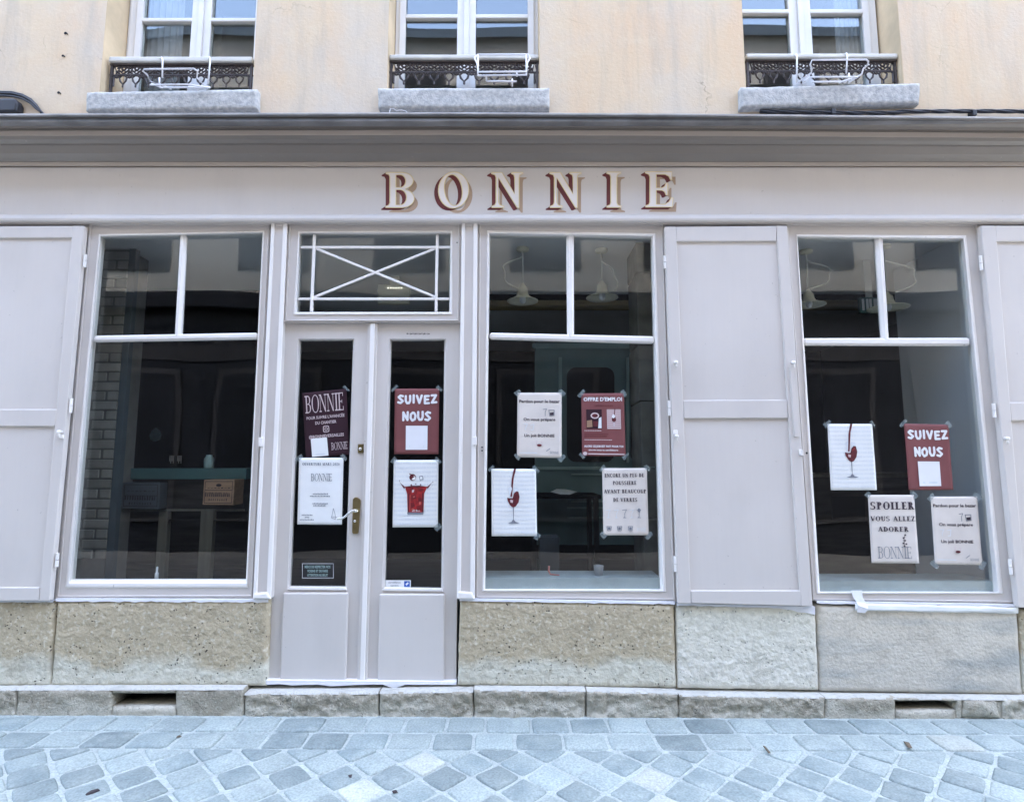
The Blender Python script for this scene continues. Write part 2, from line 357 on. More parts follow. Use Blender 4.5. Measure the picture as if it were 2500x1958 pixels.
# flat shapes with holes through a filled 2D curve
def filled(contours):
    cu = bpy.data.curves.new('outline', 'CURVE'); cu.dimensions = '2D'; cu.fill_mode = 'FRONT'
    for c in contours:
        sp = cu.splines.new('POLY'); sp.points.add(len(c) - 1); sp.use_cyclic_u = True
        for p, (x, y) in zip(sp.points, c): p.co = (x, y, 0, 1)
    o = bpy.data.objects.new('outline', cu); COL.objects.link(o)
    dg = bpy.context.evaluated_depsgraph_get(); dg.update()
    me = bpy.data.meshes.new_from_object(o.evaluated_get(dg))
    r = ([(v.co.x, v.co.y) for v in me.vertices], [tuple(p.vertices) for p in me.polygons])
    bpy.data.objects.remove(o); bpy.data.curves.remove(cu); bpy.data.meshes.remove(me); return r
TXT = {}
def text2d(s, bold=0.0):
    k = (s, bold)
    if k in TXT: return TXT[k]
    cu = bpy.data.curves.new('text', 'FONT'); cu.body = s; cu.size = 1; cu.offset = bold; cu.resolution_u = 2; cu.fill_mode = 'FRONT'
    o = bpy.data.objects.new('text', cu); COL.objects.link(o)
    dg = bpy.context.evaluated_depsgraph_get(); dg.update()
    me = bpy.data.meshes.new_from_object(o.evaluated_get(dg))
    v = [(a.co.x, a.co.y) for a in me.vertices]; f = [tuple(p.vertices) for p in me.polygons]
    bpy.data.objects.remove(o); bpy.data.curves.remove(cu); bpy.data.meshes.remove(me)
    TXT[k] = (v, f); return TXT[k]

# ---- a small serif alphabet made of strokes (cap height 1); every stroke lies on its own thin layer
def glyph(ch, T=.20, t=.07):
    """returns (list of polygons, advance)"""
    out = []; sw = .11; sh = .065
    def rc(x0, y0, x1, y1): out.append([(x0, y0), (x1, y0), (x1, y1), (x0, y1)])
    def stem(x, w_, y0=0, y1=1, s0=True, s1=True):
        rc(x, y0, x + w_, y1)
        if s0: rc(x - sw, y0, x + w_ + sw, y0 + sh)
        if s1: rc(x - sw, y1 - sh, x + w_ + sw, y1)
    def ln(x0, y0, x1, y1, w_):       # slanted bar with horizontal ends
        out.append([(x0 - w_ / 2, y0), (x0 + w_ / 2, y0), (x1 + w_ / 2, y1), (x1 - w_ / 2, y1)])
    def arc(cx, cy, rx, ry, a0, a1, k=12, th=T, tn=t):
        o_, i_ = [], []
        for j in range(k + 1):
            a = R(a0 + (a1 - a0) * j / k); wd = tn + (th - tn) * abs(math.cos(a)) ** 1.5
            o_.append((cx + rx * math.cos(a), cy + ry * math.sin(a)))
            i_.append((cx + max(.01, rx - wd) * math.cos(a), cy + max(.01, ry - tn * 1.1) * math.sin(a)))
        for j in range(k): out.append([o_[j], o_[j + 1], i_[j + 1], i_[j]])
    b = ch.replace('É', 'E').replace('È', 'E')
    adv = .8
    if b == 'I': stem(.11, T); adv = .22 + T
    elif b in 'EFL':
        stem(.11, T)
        if b != 'L': rc(.11, 1 - t, .62, 1); rc(.57, .80, .63, 1); rc(.11, .5 - t / 2, .5, .5 + t / 2); rc(.46, .40, .51, .60)
        if b != 'F': rc(.11, 0, .64, t); rc(.59, 0, .65, .22)
        adv = .72
    elif b in 'BPRD':
        stem(.11, T)
        if b == 'D': arc(.26, .5, .52, .5, -90, 90); rc(.2, 0, .28, t); adv = .86
        else:
            arc(.34, .745, .30, .255, -90, 90, 9); rc(.2, 1 - t, .36, 1); rc(.2, .49, .36, .49 + t); adv = .74
            if b == 'B': arc(.34, .27, .36, .27, -90, 90, 9); rc(.2, 0, .36, t); adv = .78
            if b == 'R': ln(.70, 0, .40, .5, T); adv = .86
    elif b in 'OQ': arc(.44, .5, .44, .52, 0, 360, 24); adv = .9
    elif b in 'CG':
        arc(.44, .5, .44, .52, 48, 312, 18); rc(.68, .72, .74, .98); adv = .82
        if b == 'G': rc(.60, .05, .76, .42); adv = .86
    elif b == 'S':
        arc(.33, .74, .29, .28, 40, 270, 12, T * .8); arc(.33, .27, .32, .29, -140, 90, 12, T * .8); adv = .72
        rc(.54, .76, .60, 1.0); rc(.02, 0, .08, .24)
    elif b == 'U':
        rc(.11, .3, .11 + T, 1); rc(0, 1 - sh, .42, 1); rc(.66, .3, .66 + t, 1); rc(.56, 1 - sh, .84, 1); arc(.42, .3, .31, .32, 180, 360, 12); adv = .86
    elif b in 'VAY':
        if b == 'V': ln(.14, 1, .44, 0, T); ln(.72, 1, .47, 0, t); rc(0, 1 - sh, .32, 1); rc(.58, 1 - sh, .86, 1)
        elif b == 'A': ln(.12, 0, .40, 1, t); ln(.72, 0, .42, 1, T); rc(0, 0, .26, sh); rc(.54, 0, .90, sh); rc(.22, .3, .62, .3 + t)
        adv = .86
    elif b in 'NM':
        stem(.10, t); ln(.16, 1, .74, 0, T)
        rc(.70, 0, .70 + t, 1); rc(.60, 1 - sh, .86, 1); adv = .9
        if b == 'M':
            out.clear(); stem(.10, t); ln(.17, 1, .48, 0, T); ln(.82, 1, .50, 0, t); rc(.80, 0, .80 + T, 1); rc(.72, 0, 1.10, sh); rc(.80, 1 - sh, 1.1, 1); adv = 1.14
    elif b == 'T': stem(.32, T, s1=False); rc(0, 1 - t, .84, 1); rc(0, .78, .06, 1); rc(.78, .78, .84, 1); adv = .86
    elif b == 'H': stem(.11, T); stem(.66, T); rc(.2, .47, .7, .47 + t); adv = .98
    elif b == 'X': ln(.14, 1, .70, 0, T); ln(.70, 1, .14, 0, t); adv = .86
    elif b == 'Z': rc(.03, 1 - t, .68, 1); rc(.03, 0, .70, t); ln(.16, .02, .56, .98, T); rc(.03, .8, .09, 1); rc(.64, 0, .70, .22); adv = .76
    elif b == ' ': adv = .42
    elif b == "'": ln(.08, .7, .12, 1, .1); adv = .24
    elif b in '0': arc(.33, .5, .33, .52, 0, 360, 20); adv = .7
    elif b == '2': arc(.3, .72, .29, .3, -40, 170, 10, T * .8); ln(.12, .06, .46, .55, T * .7); rc(.04, 0, .62, t * 1.4); adv = .68
    elif b == '6': arc(.32, .32, .31, .33, 0, 360, 16, T * .8); ln(.12, .4, .40, 1, T * .7); adv = .68
    else: rc(.05, 0, .5, .08); adv = .6
    if ch in 'ÉÈ': ln(.30, 1.08, .42 if ch == 'É' else .18, 1.26, .1)
    return out, adv

def wavy(p, amp):
    if not amp: return 0.0
    return amp * (.9 + .9 * noise.noise(Vector((p.x * 9, p.z * 6, 3.7))))
class Art:
    """flat print on a sheet of paper: u right, v down, both 0..1, mapped on the paper's own corners"""
    def __init__(s, q, y, wave=0.0): s.c = quadpts(q, y); s.n = 0; s.mb = {}; s.wave = wave; s.w = (s.c[1] - s.c[0]).length; s.h = (s.c[3] - s.c[0]).length
    def at(s, u, v, d):
        a = s.c[0].lerp(s.c[1], u); b = s.c[3].lerp(s.c[2], u); p = a.lerp(b, v)
        return Vector((p.x, p.y - d - wavy(p, s.wave), p.z))
    def lay(s): s.n += 1; return .0014 + .00005 * (s.n % 60)
    def mbk(s, m, nm='print'): return s.mb.setdefault((nm, m), MB())
    def poly(s, m, pts, nm='print'):
        d = s.lay(); s.mbk(m, nm).add([s.at(u, v, d) for u, v in pts], [tuple(range(len(pts)))])
    def box(s, m, u0, v0, u1, v1, nm='print'):
        if s.wave and (u1 - u0) * (v1 - v0) > .02:
            d = s.lay(); n_ = 6
            s.mbk(m, nm).sheet([[s.at(lerp(u0, u1, i / n_), lerp(v0, v1, j / n_), d) for i in range(n_ + 1)] for j in range(n_ + 1)]); return
        s.poly(m, [(u0, v0), (u1, v0), (u1, v1), (u0, v1)], nm)
    def ell(s, m, cu, cv, ru, rv, nm='print', n=16): s.poly(m, [(cu + ru * math.cos(2 * math.pi * k / n), cv + rv * math.sin(2 * math.pi * k / n)) for k in range(n)], nm)
    def stroke(s, m, pts, wd, nm='print'):
        """rounded marker stroke; wd in u units"""
        asp = s.w / s.h
        for i in range(len(pts) - 1):
            (a, b), (c, d_) = pts[i], pts[i + 1]; dx, dy = c - a, (d_ - b) / asp; L = math.hypot(dx, dy) or 1
            nx, ny = -dy / L * wd / 2, dx / L * wd / 2 * asp
            s.poly(m, [(a + nx, b + ny), (c + nx, d_ + ny), (c - nx, d_ - ny), (a - nx, b - ny)], nm)
        for a, b in pts: s.ell(m, a, b, wd / 2, wd / 2 * asp, nm, 10)
    def text(s, m, t, u0, v0, u1, v1, bold=0.0, nm='lettering', shear=0):
        """text fitted into the box u0..u1, v0 (cap top) .. v1 (baseline)"""
        v, f = text2d(t, bold); xs = [a for a, _ in v]; x0, x1 = min(xs), max(xs); d = s.lay()
        cap = .72
        s.mbk(m, nm).add([s.at(u0 + (x - x0) / (x1 - x0) * (u1 - u0), v1 - y / cap * (v1 - v0), d) for x, y in v], f)
    def serif(s, m, t, u0, v0, u1, v1, T=.2, tn=.07, gap=.07, nm='lettering'):
        polys = []; x = 0
        for ch in t:
            g, adv = glyph(ch, T, tn); polys += [[(x + a, b) for a, b in p] for p in g]; x += adv + gap
        W = x - gap
        for p in polys: s.poly(m, [(u0 + a / W * (u1 - u0), v1 - b * (v1 - v0)) for a, b in p], nm)
    def done(s, parent):
        for (nm, m), mb in s.mb.items():
            o = mb.build('tape' if nm.startswith('tape') else nm, m, parent, fix=False)
            if nm in ('lettering', 'picture', 'print', 'marking', 'backdrop_lettering', 'emblem', 'icon', 'border'): o['kind'] = 'stuff'

# ================================================================== LARGE STRUCTURE
XL, XR = -6.0, 6.0
# ---- pavement (gentle fall to the right)
TILT = .0037
pav = MB().add([(-40, -1.45, 0), (40, -1.45, 0), (40, .3, 0), (-40, .3, 0)], [(0, 1, 2, 3)]).build('pavement', 'mortar')
tag(pav, 'pale mortar bed of the cobbled pavement', kind='structure'); pav.rotation_euler = (0, TILT, 0)
road = MB().add([(-80, -40, -.002), (80, -40, -.002), (80, -1.45, -.002), (-80, -1.45, -.002)], [(0, 1, 2, 3)]).build('road', 'road_stone')
tag(road, 'darker stone roadway in front of the cobbled pavement', kind='structure'); road.rotation_euler = (0, TILT, 0)

# ---- the rendered house above the shop
house = empty('house', (0, .2, 3.9), 'cream rendered old house wall with three white casement windows above the shop', 'house')
WY, WIN_Y, RAIL_Y, SILL_F = .05, .25, .10, -.005
ZB, ZT = 3.55, 12.5
ops = []
for (lx, ly), (rx, ry), (sx, sy) in (((252, 110), (624, 110), (400, 222)), ((947, 110), (1318, 110), (1130, 214)), ((1815, 110), (2200, 110), (2000, 207))):
    ops.append((P(lx, ly, WY).x, P(rx, ry, WY).x, P(sx, sy, SILL_F).z - .01))
OPEN_TOP = 6.35
mb = MB(); xs = [XL] + [v for o in ops for v in o[:2]] + [XR]
for i in range(0, len(xs), 2): mb.box(xs[i], xs[i + 1], WY, WY + .4, ZB, ZT)
for a, b, z in ops:
    mb.box(a, b, WY, WY + .4, ZB, z); mb.box(a, b, WY, WY + .4, OPEN_TOP, ZT)
mb.build('wall', 'render', house)
def put(mb, name, m, parent, **k): return mb.build(name, m, parent, **k)
for a, b, z in ops:       # ochre reveals, 3 mm proud of the masonry inside the openings
    put(MB().box(a, a + .004, WY + .002, WY + .38, z, OPEN_TOP), 'reveal', 'ochre_reveal', house); put(MB().box(b - .004, b, WY + .002, WY + .38, z, OPEN_TOP), 'reveal', 'ochre_reveal', house)
rowdata = [((313, 345, 469, 513, 624, 660), (48, 57)), ((965, 989, 1118, 1160, 1290, 1314), (39, 49)), ((1779, 1800, 1929, 1979, 2110, 2144), (27, 37))]
for (fl, pl0, pl1, pr0, pr1, frr), (m0, m1) in rowdata:
    X = lambda px: P(px, 100, WIN_Y).x
    xi = [X(v) for v in (fl, pl0, pl1, pr0, pr1, frr)]
    zb = 4.18; zt = OPEN_TOP
    k = rowdata.index(((fl, pl0, pl1, pr0, pr1, frr), (m0, m1))); zb = ops[k][2] - .0
    xi[0] = max(min(xi[0], ops[k][0] + .2), ops[k][0] + .006) if k != 2 else ops[k][0] + .006
    if k == 0: xi[5] = ops[k][1] - .006
    f = MB(); f.box(xi[0], xi[1] - .045, WIN_Y, WIN_Y + .08, zb, zt); f.box(xi[4] + .045, xi[5], WIN_Y, WIN_Y + .08, zb, zt)
    f.box(xi[1] - .045, xi[4] + .045, WIN_Y, WIN_Y + .08, zt - .06, zt); f.box(xi[1] - .045, xi[4] + .045, WIN_Y, WIN_Y + .08, zb, zb + .05)
    if k == 0: f.box(ops[k][0] + .004, xi[0], WIN_Y + .02, WIN_Y + .06, zb, zt)
    win = put(f, 'window', 'win_white', house, bevel=.004)
    zm0, zm1 = P(1250, m1, WIN_Y).z, P(1250, m0, WIN_Y).z
    for s, (a, b) in enumerate(((xi[1], xi[2]), (xi[3], xi[4]))):
        xm = (xi[2] + xi[3]) / 2
        lo = a - .045 if s == 0 else xm + .003; hi = xm - .003 if s == 0 else b + .045
        sm_ = MB(); sm_.box(lo, a, WIN_Y - .012, WIN_Y + .035, zb + .05, zt - .06); sm_.box(b, hi, WIN_Y - .012, WIN_Y + .035, zb + .05, zt - .06)
        sm_.box(a, b, WIN_Y - .012, WIN_Y + .035, zb + .05, zb + .13); sm_.box(a, b, WIN_Y - .012, WIN_Y + .035, zt - .12, zt - .06)
        put(sm_, 'sash', 'win_white', win, bevel=.005)
        z0 = zb + .13; hgt = 0.58
        bars = [(zm0, zm1), (zm0 + hgt, zm1 + hgt)]
        for c, d in bars: put(MB().box(a, b, WIN_Y - .016, WIN_Y + .03, c, d), 'glazing_bar', 'win_white', win, bevel=.006)
        for c, d in ((z0, zm0), (zm1, zm0 + hgt), (zm1 + hgt, zt - .12)):
            put(MB().box(a, b, WIN_Y + .012, WIN_Y + .016, c, d), 'pane', 'old_glass', win)
    if True:
        xm = (xi[2] + xi[3]) / 2
        put(MB().box(xm - .02, xm + .02, WIN_Y - .028, WIN_Y - .013, zb + .06, zt - .07), 'cover_strip', 'win_white', win, bevel=.004)
# rooms behind the upper windows
ur = MB(); ur.box(XL, XR, 2.6, 2.7, 3.62, 7); ur.box(XL, XR, .46, 2.6, 6.9, 7.0); ur.box(XL, XR, .46, 2.6, 3.5, 3.6)
for x in (-3.6, -1.9, .5, 1.55, 3.7): ur.box(x, x + .1, .46, 2.6, 3.6, 6.9)
tag(ur.build('wall', 'room_wall'), 'grey room walls behind the upper windows', kind='structure')
for (x0, x1, lab) in ((P(350, 100, .45).x, P(440, 100, .45).x, 'grey net curtain behind the left upper window'), (P(2050, 100, .45).x, P(2110, 100, .45).x, 'grey curtain behind the right upper window')):
    rows = [[Vector((x0 + (x1 - x0) * i / 24, .50 + .02 * math.sin(i * 1.5), z)) for i in range(25)] for z in (4.1, 6.3)]
    c = MB().sheet(rows); c.v += []; o = c.build('curtain', 'curtain', fix=False, smooth=True); tag(o, lab, 'curtain')

# sills: blocks of weathered stone
def rough(q, yf, yb, nx, nz_, amp, edge=0.0, freq=9.0, seed=0, rnd=.012, top=True):
    """a dressed block: front face a displaced grid with softened, chipped edges, pushed back to yb"""
    c = quadpts(q, yf); g = []
    for j in range(nz_ + 1):
        row = []
        for i in range(nx + 1):
            u, v = i / nx, j / nz_
            p = c[0].lerp(c[1], u).lerp(c[3].lerp(c[2], u), v)
            e = min(u * (c[1] - c[0]).length, (1 - u) * (c[1] - c[0]).length, v * (c[3] - c[0]).length, (1 - v) * (c[3] - c[0]).length)
            d = noise.fractal(Vector((p.x * freq + seed * 7.1, seed * 3.3, p.z * freq)), 1.0, 2.0, 4) * amp
            d += rnd * max(0, 1 - e / (rnd * 1.6)) ** 2
            if i in (0, nx): p = p + Vector((noise.noise(Vector((p.z * 14, seed, i))) * edge, 0, 0))
            if j in (0, nz_): p = p + Vector((0, 0, noise.noise(Vector((p.x * 11, seed + 5, j))) * edge))
            row.append(Vector((p.x, p.y + d, p.z)))
        g.append(row)
    mb = MB().sheet(g)
    ring = g[0] + [r[-1] for r in g[1:]] + g[-1][-2::-1] + [r[0] for r in g[-2:0:-1]]
    back = [Vector((p.x, yb, p.z)) for p in ring]
    mb.loft([ring, back], False, True); return mb
for i, q in enumerate(([(210, 225), (627, 217), (627, 266), (209, 271)], [(923, 215), (1341, 214), (1342, 264), (923, 265)], [(1809, 213), (2247, 203), (2246, 253), (1810, 263)])):
    put(rough(q, SILL_F, .24, 60, 10, .004, .004, 12, i + 3, .008), 'sill', 'sill_stone', house, smooth=True)
# guard rails in the window openings
def scroll_mesh():
    m = MB(); w_ = .082; z0 = 0
    def fl(pts, r=.0068, closed=False): m.tube([(x, 0, z) for x, z in pts], r, 4, closed)
    circ = lambda cx, cz, r, n=8: [(cx + r * math.cos(2 * math.pi * k / n), cz + r * math.sin(2 * math.pi * k / n)) for k in range(n)]
    fl(circ(0, -.020, .013), closed=True); fl([(0, -.033), (.016, -.048), (0, -.063), (-.016, -.048)], closed=True)
    fl([(-.034, 0), (-.030, -.035), (-.012, -.05)]); fl([(.034, 0), (.030, -.035), (.012, -.05)])
    fl([(-.041, -.02), (-.03, -.02)]); fl([(.041, -.02), (.03, -.02)]); fl([(-.03, -.044), (-.041, -.055)]); fl([(.03, -.044), (.041, -.055)])
    fl([(-.041, -.068), (.041, -.068)], .007); fl([(-.041, -.006), (.041, -.006)], .006); fl([(-.030, -.020), (-.018, -.010)]); fl([(.030, -.020), (.018, -.010)]); fl([(-.041, -.04), (-.026, -.062)]); fl([(.041, -.04), (.026, -.062)])
    fl([(0, -.068), (-.024, -.092), (-.018, -.118), (0, -.142), (.018, -.118), (.024, -.092)], closed=True)
    fl([(0, -.14), (0, -.165)], .006); fl(circ(-.041, -.085, .008), closed=True)
    return m
sm0 = None
rails = [((272, 620), (145, 158), 206, 10), ((951, 1318), (140, 151), 206, 9), ((1819, 2186), (137.5, 148.5), 203, 10)]
RL = []
for i, ((x0, x1), (z1, z0), zb, n) in enumerate(rails):
    a, b = P(x0, z1, RAIL_Y).x, P(x1, z1, RAIL_Y).x
    a = max(a, ops[i][0] + .006); b = min(b, ops[i][1] - .006)
    zt_, zl = P(1250, z1, RAIL_Y).z, P(1250, z0, RAIL_Y).z
    RL.append((a, b, zt_, zl))
    r = MB(); r.box(a, b, RAIL_Y - .012, RAIL_Y + .012, zl - .014, zl - .002); r.box(a, b, RAIL_Y - .006, RAIL_Y + .006, zl - .09, zl - .082)
    for xx in (a + .012, b - .012): r.box(xx - .008, xx + .008, RAIL_Y - .008, RAIL_Y + .008, ops[i][2] - .01, zl - .014)
    rail = put(r, 'railing', 'iron', house)
    put(MB().box(a, b, RAIL_Y - .028, RAIL_Y + .028, zl, zt_), 'top_rail', 'rail_cream', rail, bevel=.009)
    st_ = (b - a - .10) / n
    for k in range(n):
        if sm0 is None:
            o = scroll_mesh().build('scroll', 'iron', None, fix=False); sm0 = o.data
        else:
            o = bpy.data.objects.new('scroll', sm0); COL.objects.link(o)
        o.parent = rail; o.location = Vector((a + .05 + st_ * (k + .5), RAIL_Y, zl - .012)) - ORG[rail.name]; o.scale = (st_ / .082, 1, 1)
    for xx in (a + .03, b - .03):
        put(MB().tube([(xx, RAIL_Y, zl - .01), (xx + .016, RAIL_Y, zl - .07), (xx, RAIL_Y, zl - .105), (xx - .016, RAIL_Y, zl - .07)], .006, 4, True).tube([(xx, RAIL_Y, zl - .1), (xx, RAIL_Y, zl - .17)], .008, 4), 'end_drop', 'iron', rail)
for x, y, r_ in ((160, 82, .011), (153, 137, .008), (143, 227, .010)):
    p = P(x, y, WY); put(MB().lathe([(r_, .001), (r_ * .7, -.02), (0.0001, -.03)], p, 9, 'y').tube([p + Vector((.004, -.002, .004)), p + Vector((.02, -.006, -.012))], .004, 5), 'anchor_hole', 'dark_hole', house)

# ---- opposite side of the street (mirrored in the panes)
OY = -6.1
opp = empty('building', (0, OY - 1, 0), 'pale building across the street mirrored in the shop windows', 'building')
o_ = MB(); o_.box(-22, 22, OY - .6, OY, 4.5, 9.9); put(o_, 'wall', 'opp_wall', opp)
o_ = MB(); o_.box(-22, 22, OY - .6, OY - .02, -.3, 4.2); put(o_, 'shop_front', 'opp_dark', opp)
o_ = MB(); o_.box(-22, 22, OY - .6, OY + .25, 4.2, 4.5); put(o_, 'cornice', 'opp_dark', opp, bevel=.02)
o_ = MB(); o_.add([(-22, OY + .25, 9.9), (22, OY + .25, 9.9), (22, OY - 3, 12.2), (-22, OY - 3, 12.2)], [(0, 1, 2, 3)]); put(o_, 'roof', 'roof_slate', opp, fix=False)
for k in range(-8, 9):
    x = k * 2.45 + .6
    wv = put(MB().box(x - .62, x + .62, OY, OY + .04, 5.0, 6.9), 'window', 'opp_trim', opp)
    for s in (-1, 1): put(MB().box(x + s * .3 - .25, x + s * .3 + .25, OY + .04, OY + .05, 5.1, 6.8), 'pane', 'opp_dark', wv)
    wv = put(MB().box(x - .55, x + .55, OY, OY + .04, 7.7, 9.2), 'window', 'opp_trim', opp)
    for s in (-1, 1): put(MB().box(x + s * .27 - .22, x + s * .27 + .22, OY + .04, OY + .05, 7.8, 9.1), 'pane', 'opp_dark', wv)
    d_ = put(MB().box(x - .9, x + .9, OY - .02, OY + .02, .5, 3.2), 'shop_window', 'opp_trim', opp)
    put(MB().box(x - .8, x + .8, OY + .02, OY + .03, .6, 3.1), 'pane', 'opp_dark', d_)
v, f = text2d('DEUX PORTES', .02)
lx = max(a for a, _ in v)
put(MB().box(-22, 22, OY - .5, OY - .005, 3.35, 4.198), 'fascia', 'opp_trim', opp)
put(MB().add([(-5.2 - (a - lx / 2) * .48, OY + .0, 3.62 + b * .48) for a, b in v], f), 'lettering', 'opp_dark', opp, fix=False)

# ---- timber shop front
shop = empty('shop_front', (0, .1, .5), 'pale lilac grey painted timber shopfront with moulded cornice and BONNIE lettering', 'shopfront')
TOPC = [(-900, 284), (0, 281), (600, 279), (1100, 277.5), (1700, 281), (2500, 289), (3400, 296)]
def topy(px):
    for (a, ya), (b, yb) in zip(TOPC, TOPC[1:]):
        if px <= b: return lerp(ya, yb, (px - a) / (b - a))
    return TOPC[-1][1]
PXS = [-900, 0, 300, 600, 850, 1100, 1400, 1700, 2100, 2500, 3400]
def run(profile, bow=True):
    """a moulding: survey heights at depth y, followed along the front"""
    rows = []
    for py, y in profile:
        row = []
        for px in PXS:
            d = (topy(px) - 278.5) * max(0, min(1, (406 - py) / 127)) if bow else 0
            row.append(P(px, py + d, y))
        rows.append(row)
    return MB().sheet(rows)
put(run([(407, -.018), (406, -.032), (395.5, -.033), (394.5, -.040), (375, -.085), (354, -.118), (353, -.125), (351.5, -.126), (350.5, -.133), (340, -.155), (331.5, -.186), (331, -.1925), (317.5, -.1935), (316.5, -.202), (312, -.203), (311, -.212), (303, -.222), (295, -.240), (286, -.270), (285, -.276), (284.5, -.283), (281, -.284)]), 'cornice', 'cornice_dark', shop, fix=False)
put(run([(331.2, -.190), (330.6, -.1955), (318.2, -.1965), (317.2, -.192)]), 'fillet', 'fillet_pale', shop, fix=False)
put(run([(407.3, -.0185), (406, -.0335), (396.2, -.0345), (395.4, -.034)]), 'fillet', 'fillet_pale', shop, fix=False)
put(run([(284, -.286), (280.5, -.305), (277, -.306), (276, -.300)]).add([], []), 'flashing', 'zinc', shop, fix=False)
zt_c = P(1250, 277, -.306).z
put(MB().box(XL, XR, -.27, WY, zt_c - .03, zt_c - .012), 'cornice_top', 'zinc', shop)
put(run([(409, -.018), (398, -.0181), (526, -.018)][0:1] + [(526, -.018)], False), 'fascia', 'timber', shop, fix=False)
put(run([(524.5, -.018), (525.5, -.046), (528, -.054), (533, -.062), (538, -.060), (541.5, -.052), (543, -.044), (544, -.030), (548, -.028), (549, -.0)], False), 'moulding', 'timber', shop, fix=False, smooth=False)
# boards behind the shutters
for q in ([(-700, 540), (216, 540), (140, 1464), (-900, 1464)], [(1618, 540), (1918, 540), (1988, 1466), (1650, 1468)], [(2390, 540), (3300, 540), (3500, 1478), (2484, 1474)]): put(MB().prism(q, .004, .09), 'backing_board', 'timber', shop)

def loops_window(outer, bev, gl, y0=0.0, yg=.034, bead=True, m='timber', inner='timber_white'):
    L = [quadpts(outer, y0 + .1), quadpts(outer, y0)]
    for k in range(4): L[0][k] = Vector((L[1][k].x, y0 + .1, L[1][k].z))
    if bead:
        for t, y in ((.16, 0), (.19, -.010), (.30, -.012), (.33, 0)): L.append(quadpts(lq(outer, bev, t), y0 + y))
    L.append(quadpts(bev, y0)); return L
def sashring(bev, gl, y0, yg):
    a = quadpts(bev, y0 - .002); g = quadpts(gl, y0 + yg); b = quadpts(lq(bev, gl, .22), y0 - .009); c = quadpts(lq(bev, gl, .55), y0 - .009)
    back = [Vector((p.x, y0 + yg + .03, p.z)) for p in g]
    a0 = [Vector((p.x, y0 + yg + .03, p.z)) for p in a]
    return MB().loft([a0, a, b, c, g, back])
def pane(q, y, parent, m='glass'):
    return put(MB().prism(q, y, y + .004), 'pane', m, parent)

def shop_window(outer, bev, gl, top_l, top_r, low, mull, bar, sill_q=None):
    w_ = put(MB().loft(loops_window(outer, bev, gl)), 'shop_window', 'timber', shop, bevel=.0015)
    put(sashring(bev, gl, 0, .034), 'sash', 'timber_white', w_, bevel=.002)
    put(MB().prism(bar, .012, .06), 'transom_bar', 'timber_white', w_, bevel=.012, seg=1)
    put(MB().prism(mull, .010, .06), 'mullion', 'timber_white', w_, bevel=.016, seg=1)
    for q in (top_l, top_r, low): pane(q, .036, w_)
    if sill_q:
        s_ = [P(x, y, .045) for x, y in sill_q]
        a, b = s_[3], s_[2]; z1 = s_[0].z
        put(MB().box(a.x - .01, b.x + .01, .046, .30, a.z - .02, z1), 'inner_sill', 'sill_pale', w_)
    return w_
G1 = [(248, 580), (641, 571), (600.5, 1414.5), (175.5, 1414.5)]
shop_window([(214, 540), (661, 540), (617, 1461), (136, 1463)], [(241, 572), (645, 564), (604, 1435), (159, 1436)], G1,
            [(248, 580), (438, 574), (425, 818), (230, 819)], [(451, 573), (641, 571), (627, 811), (437, 812)], [(225, 833), (626, 826), (600.5, 1414.5), (175.5, 1414.5)],
            [(437, 570), (452.5, 570), (438.5, 826), (423, 826)], [(228.5, 819), (627, 811.5), (626, 827), (224.5, 834)])
G2 = [(1196.5, 574.5), (1590, 582), (1612, 1438), (1184.5, 1438)]
shop_window([(1166, 540), (1622, 540), (1653, 1469), (1160, 1462)], [(1189, 563), (1600, 570), (1627, 1444.5), (1177, 1443)], G2,
            [(1196.5, 574.5), (1383, 576.5), (1386, 814), (1195, 812)], [(1401, 577), (1590, 582), (1598, 820), (1401.5, 817)], [(1194, 827), (1598.5, 838), (1612, 1438), (1184.5, 1438)],
            [(1383, 570), (1401.5, 570), (1402, 828), (1385.5, 828)], [(1195, 811.5), (1598, 820.5), (1598.7, 838), (1194.5, 827)], [(1190, 1411), (1608, 1415), (1612, 1438), (1184, 1438)])
G3 = [(1947, 581), (2347, 588), (2428, 1444), (2002, 1444)]
shop_window([(1914, 540), (2392, 540), (2484, 1475), (1984, 1467)], [(1944, 573), (2359, 575), (2449, 1449), (1993, 1449)], G3,
            [(1947, 581), (2141, 583), (2157, 824), (1962, 825)], [(2158, 585), (2347, 588), (2368, 824), (2173, 824)], [(1963.5, 842), (2371, 843), (2428, 1444), (2002, 1444)],
            [(2140, 576), (2158.5, 576), (2174, 834), (2157, 834)], [(1962.5, 825), (2369, 824), (2371, 843), (1964, 842)], [(2004, 1419), (2424, 1421), (2428, 1444), (2002, 1444)])
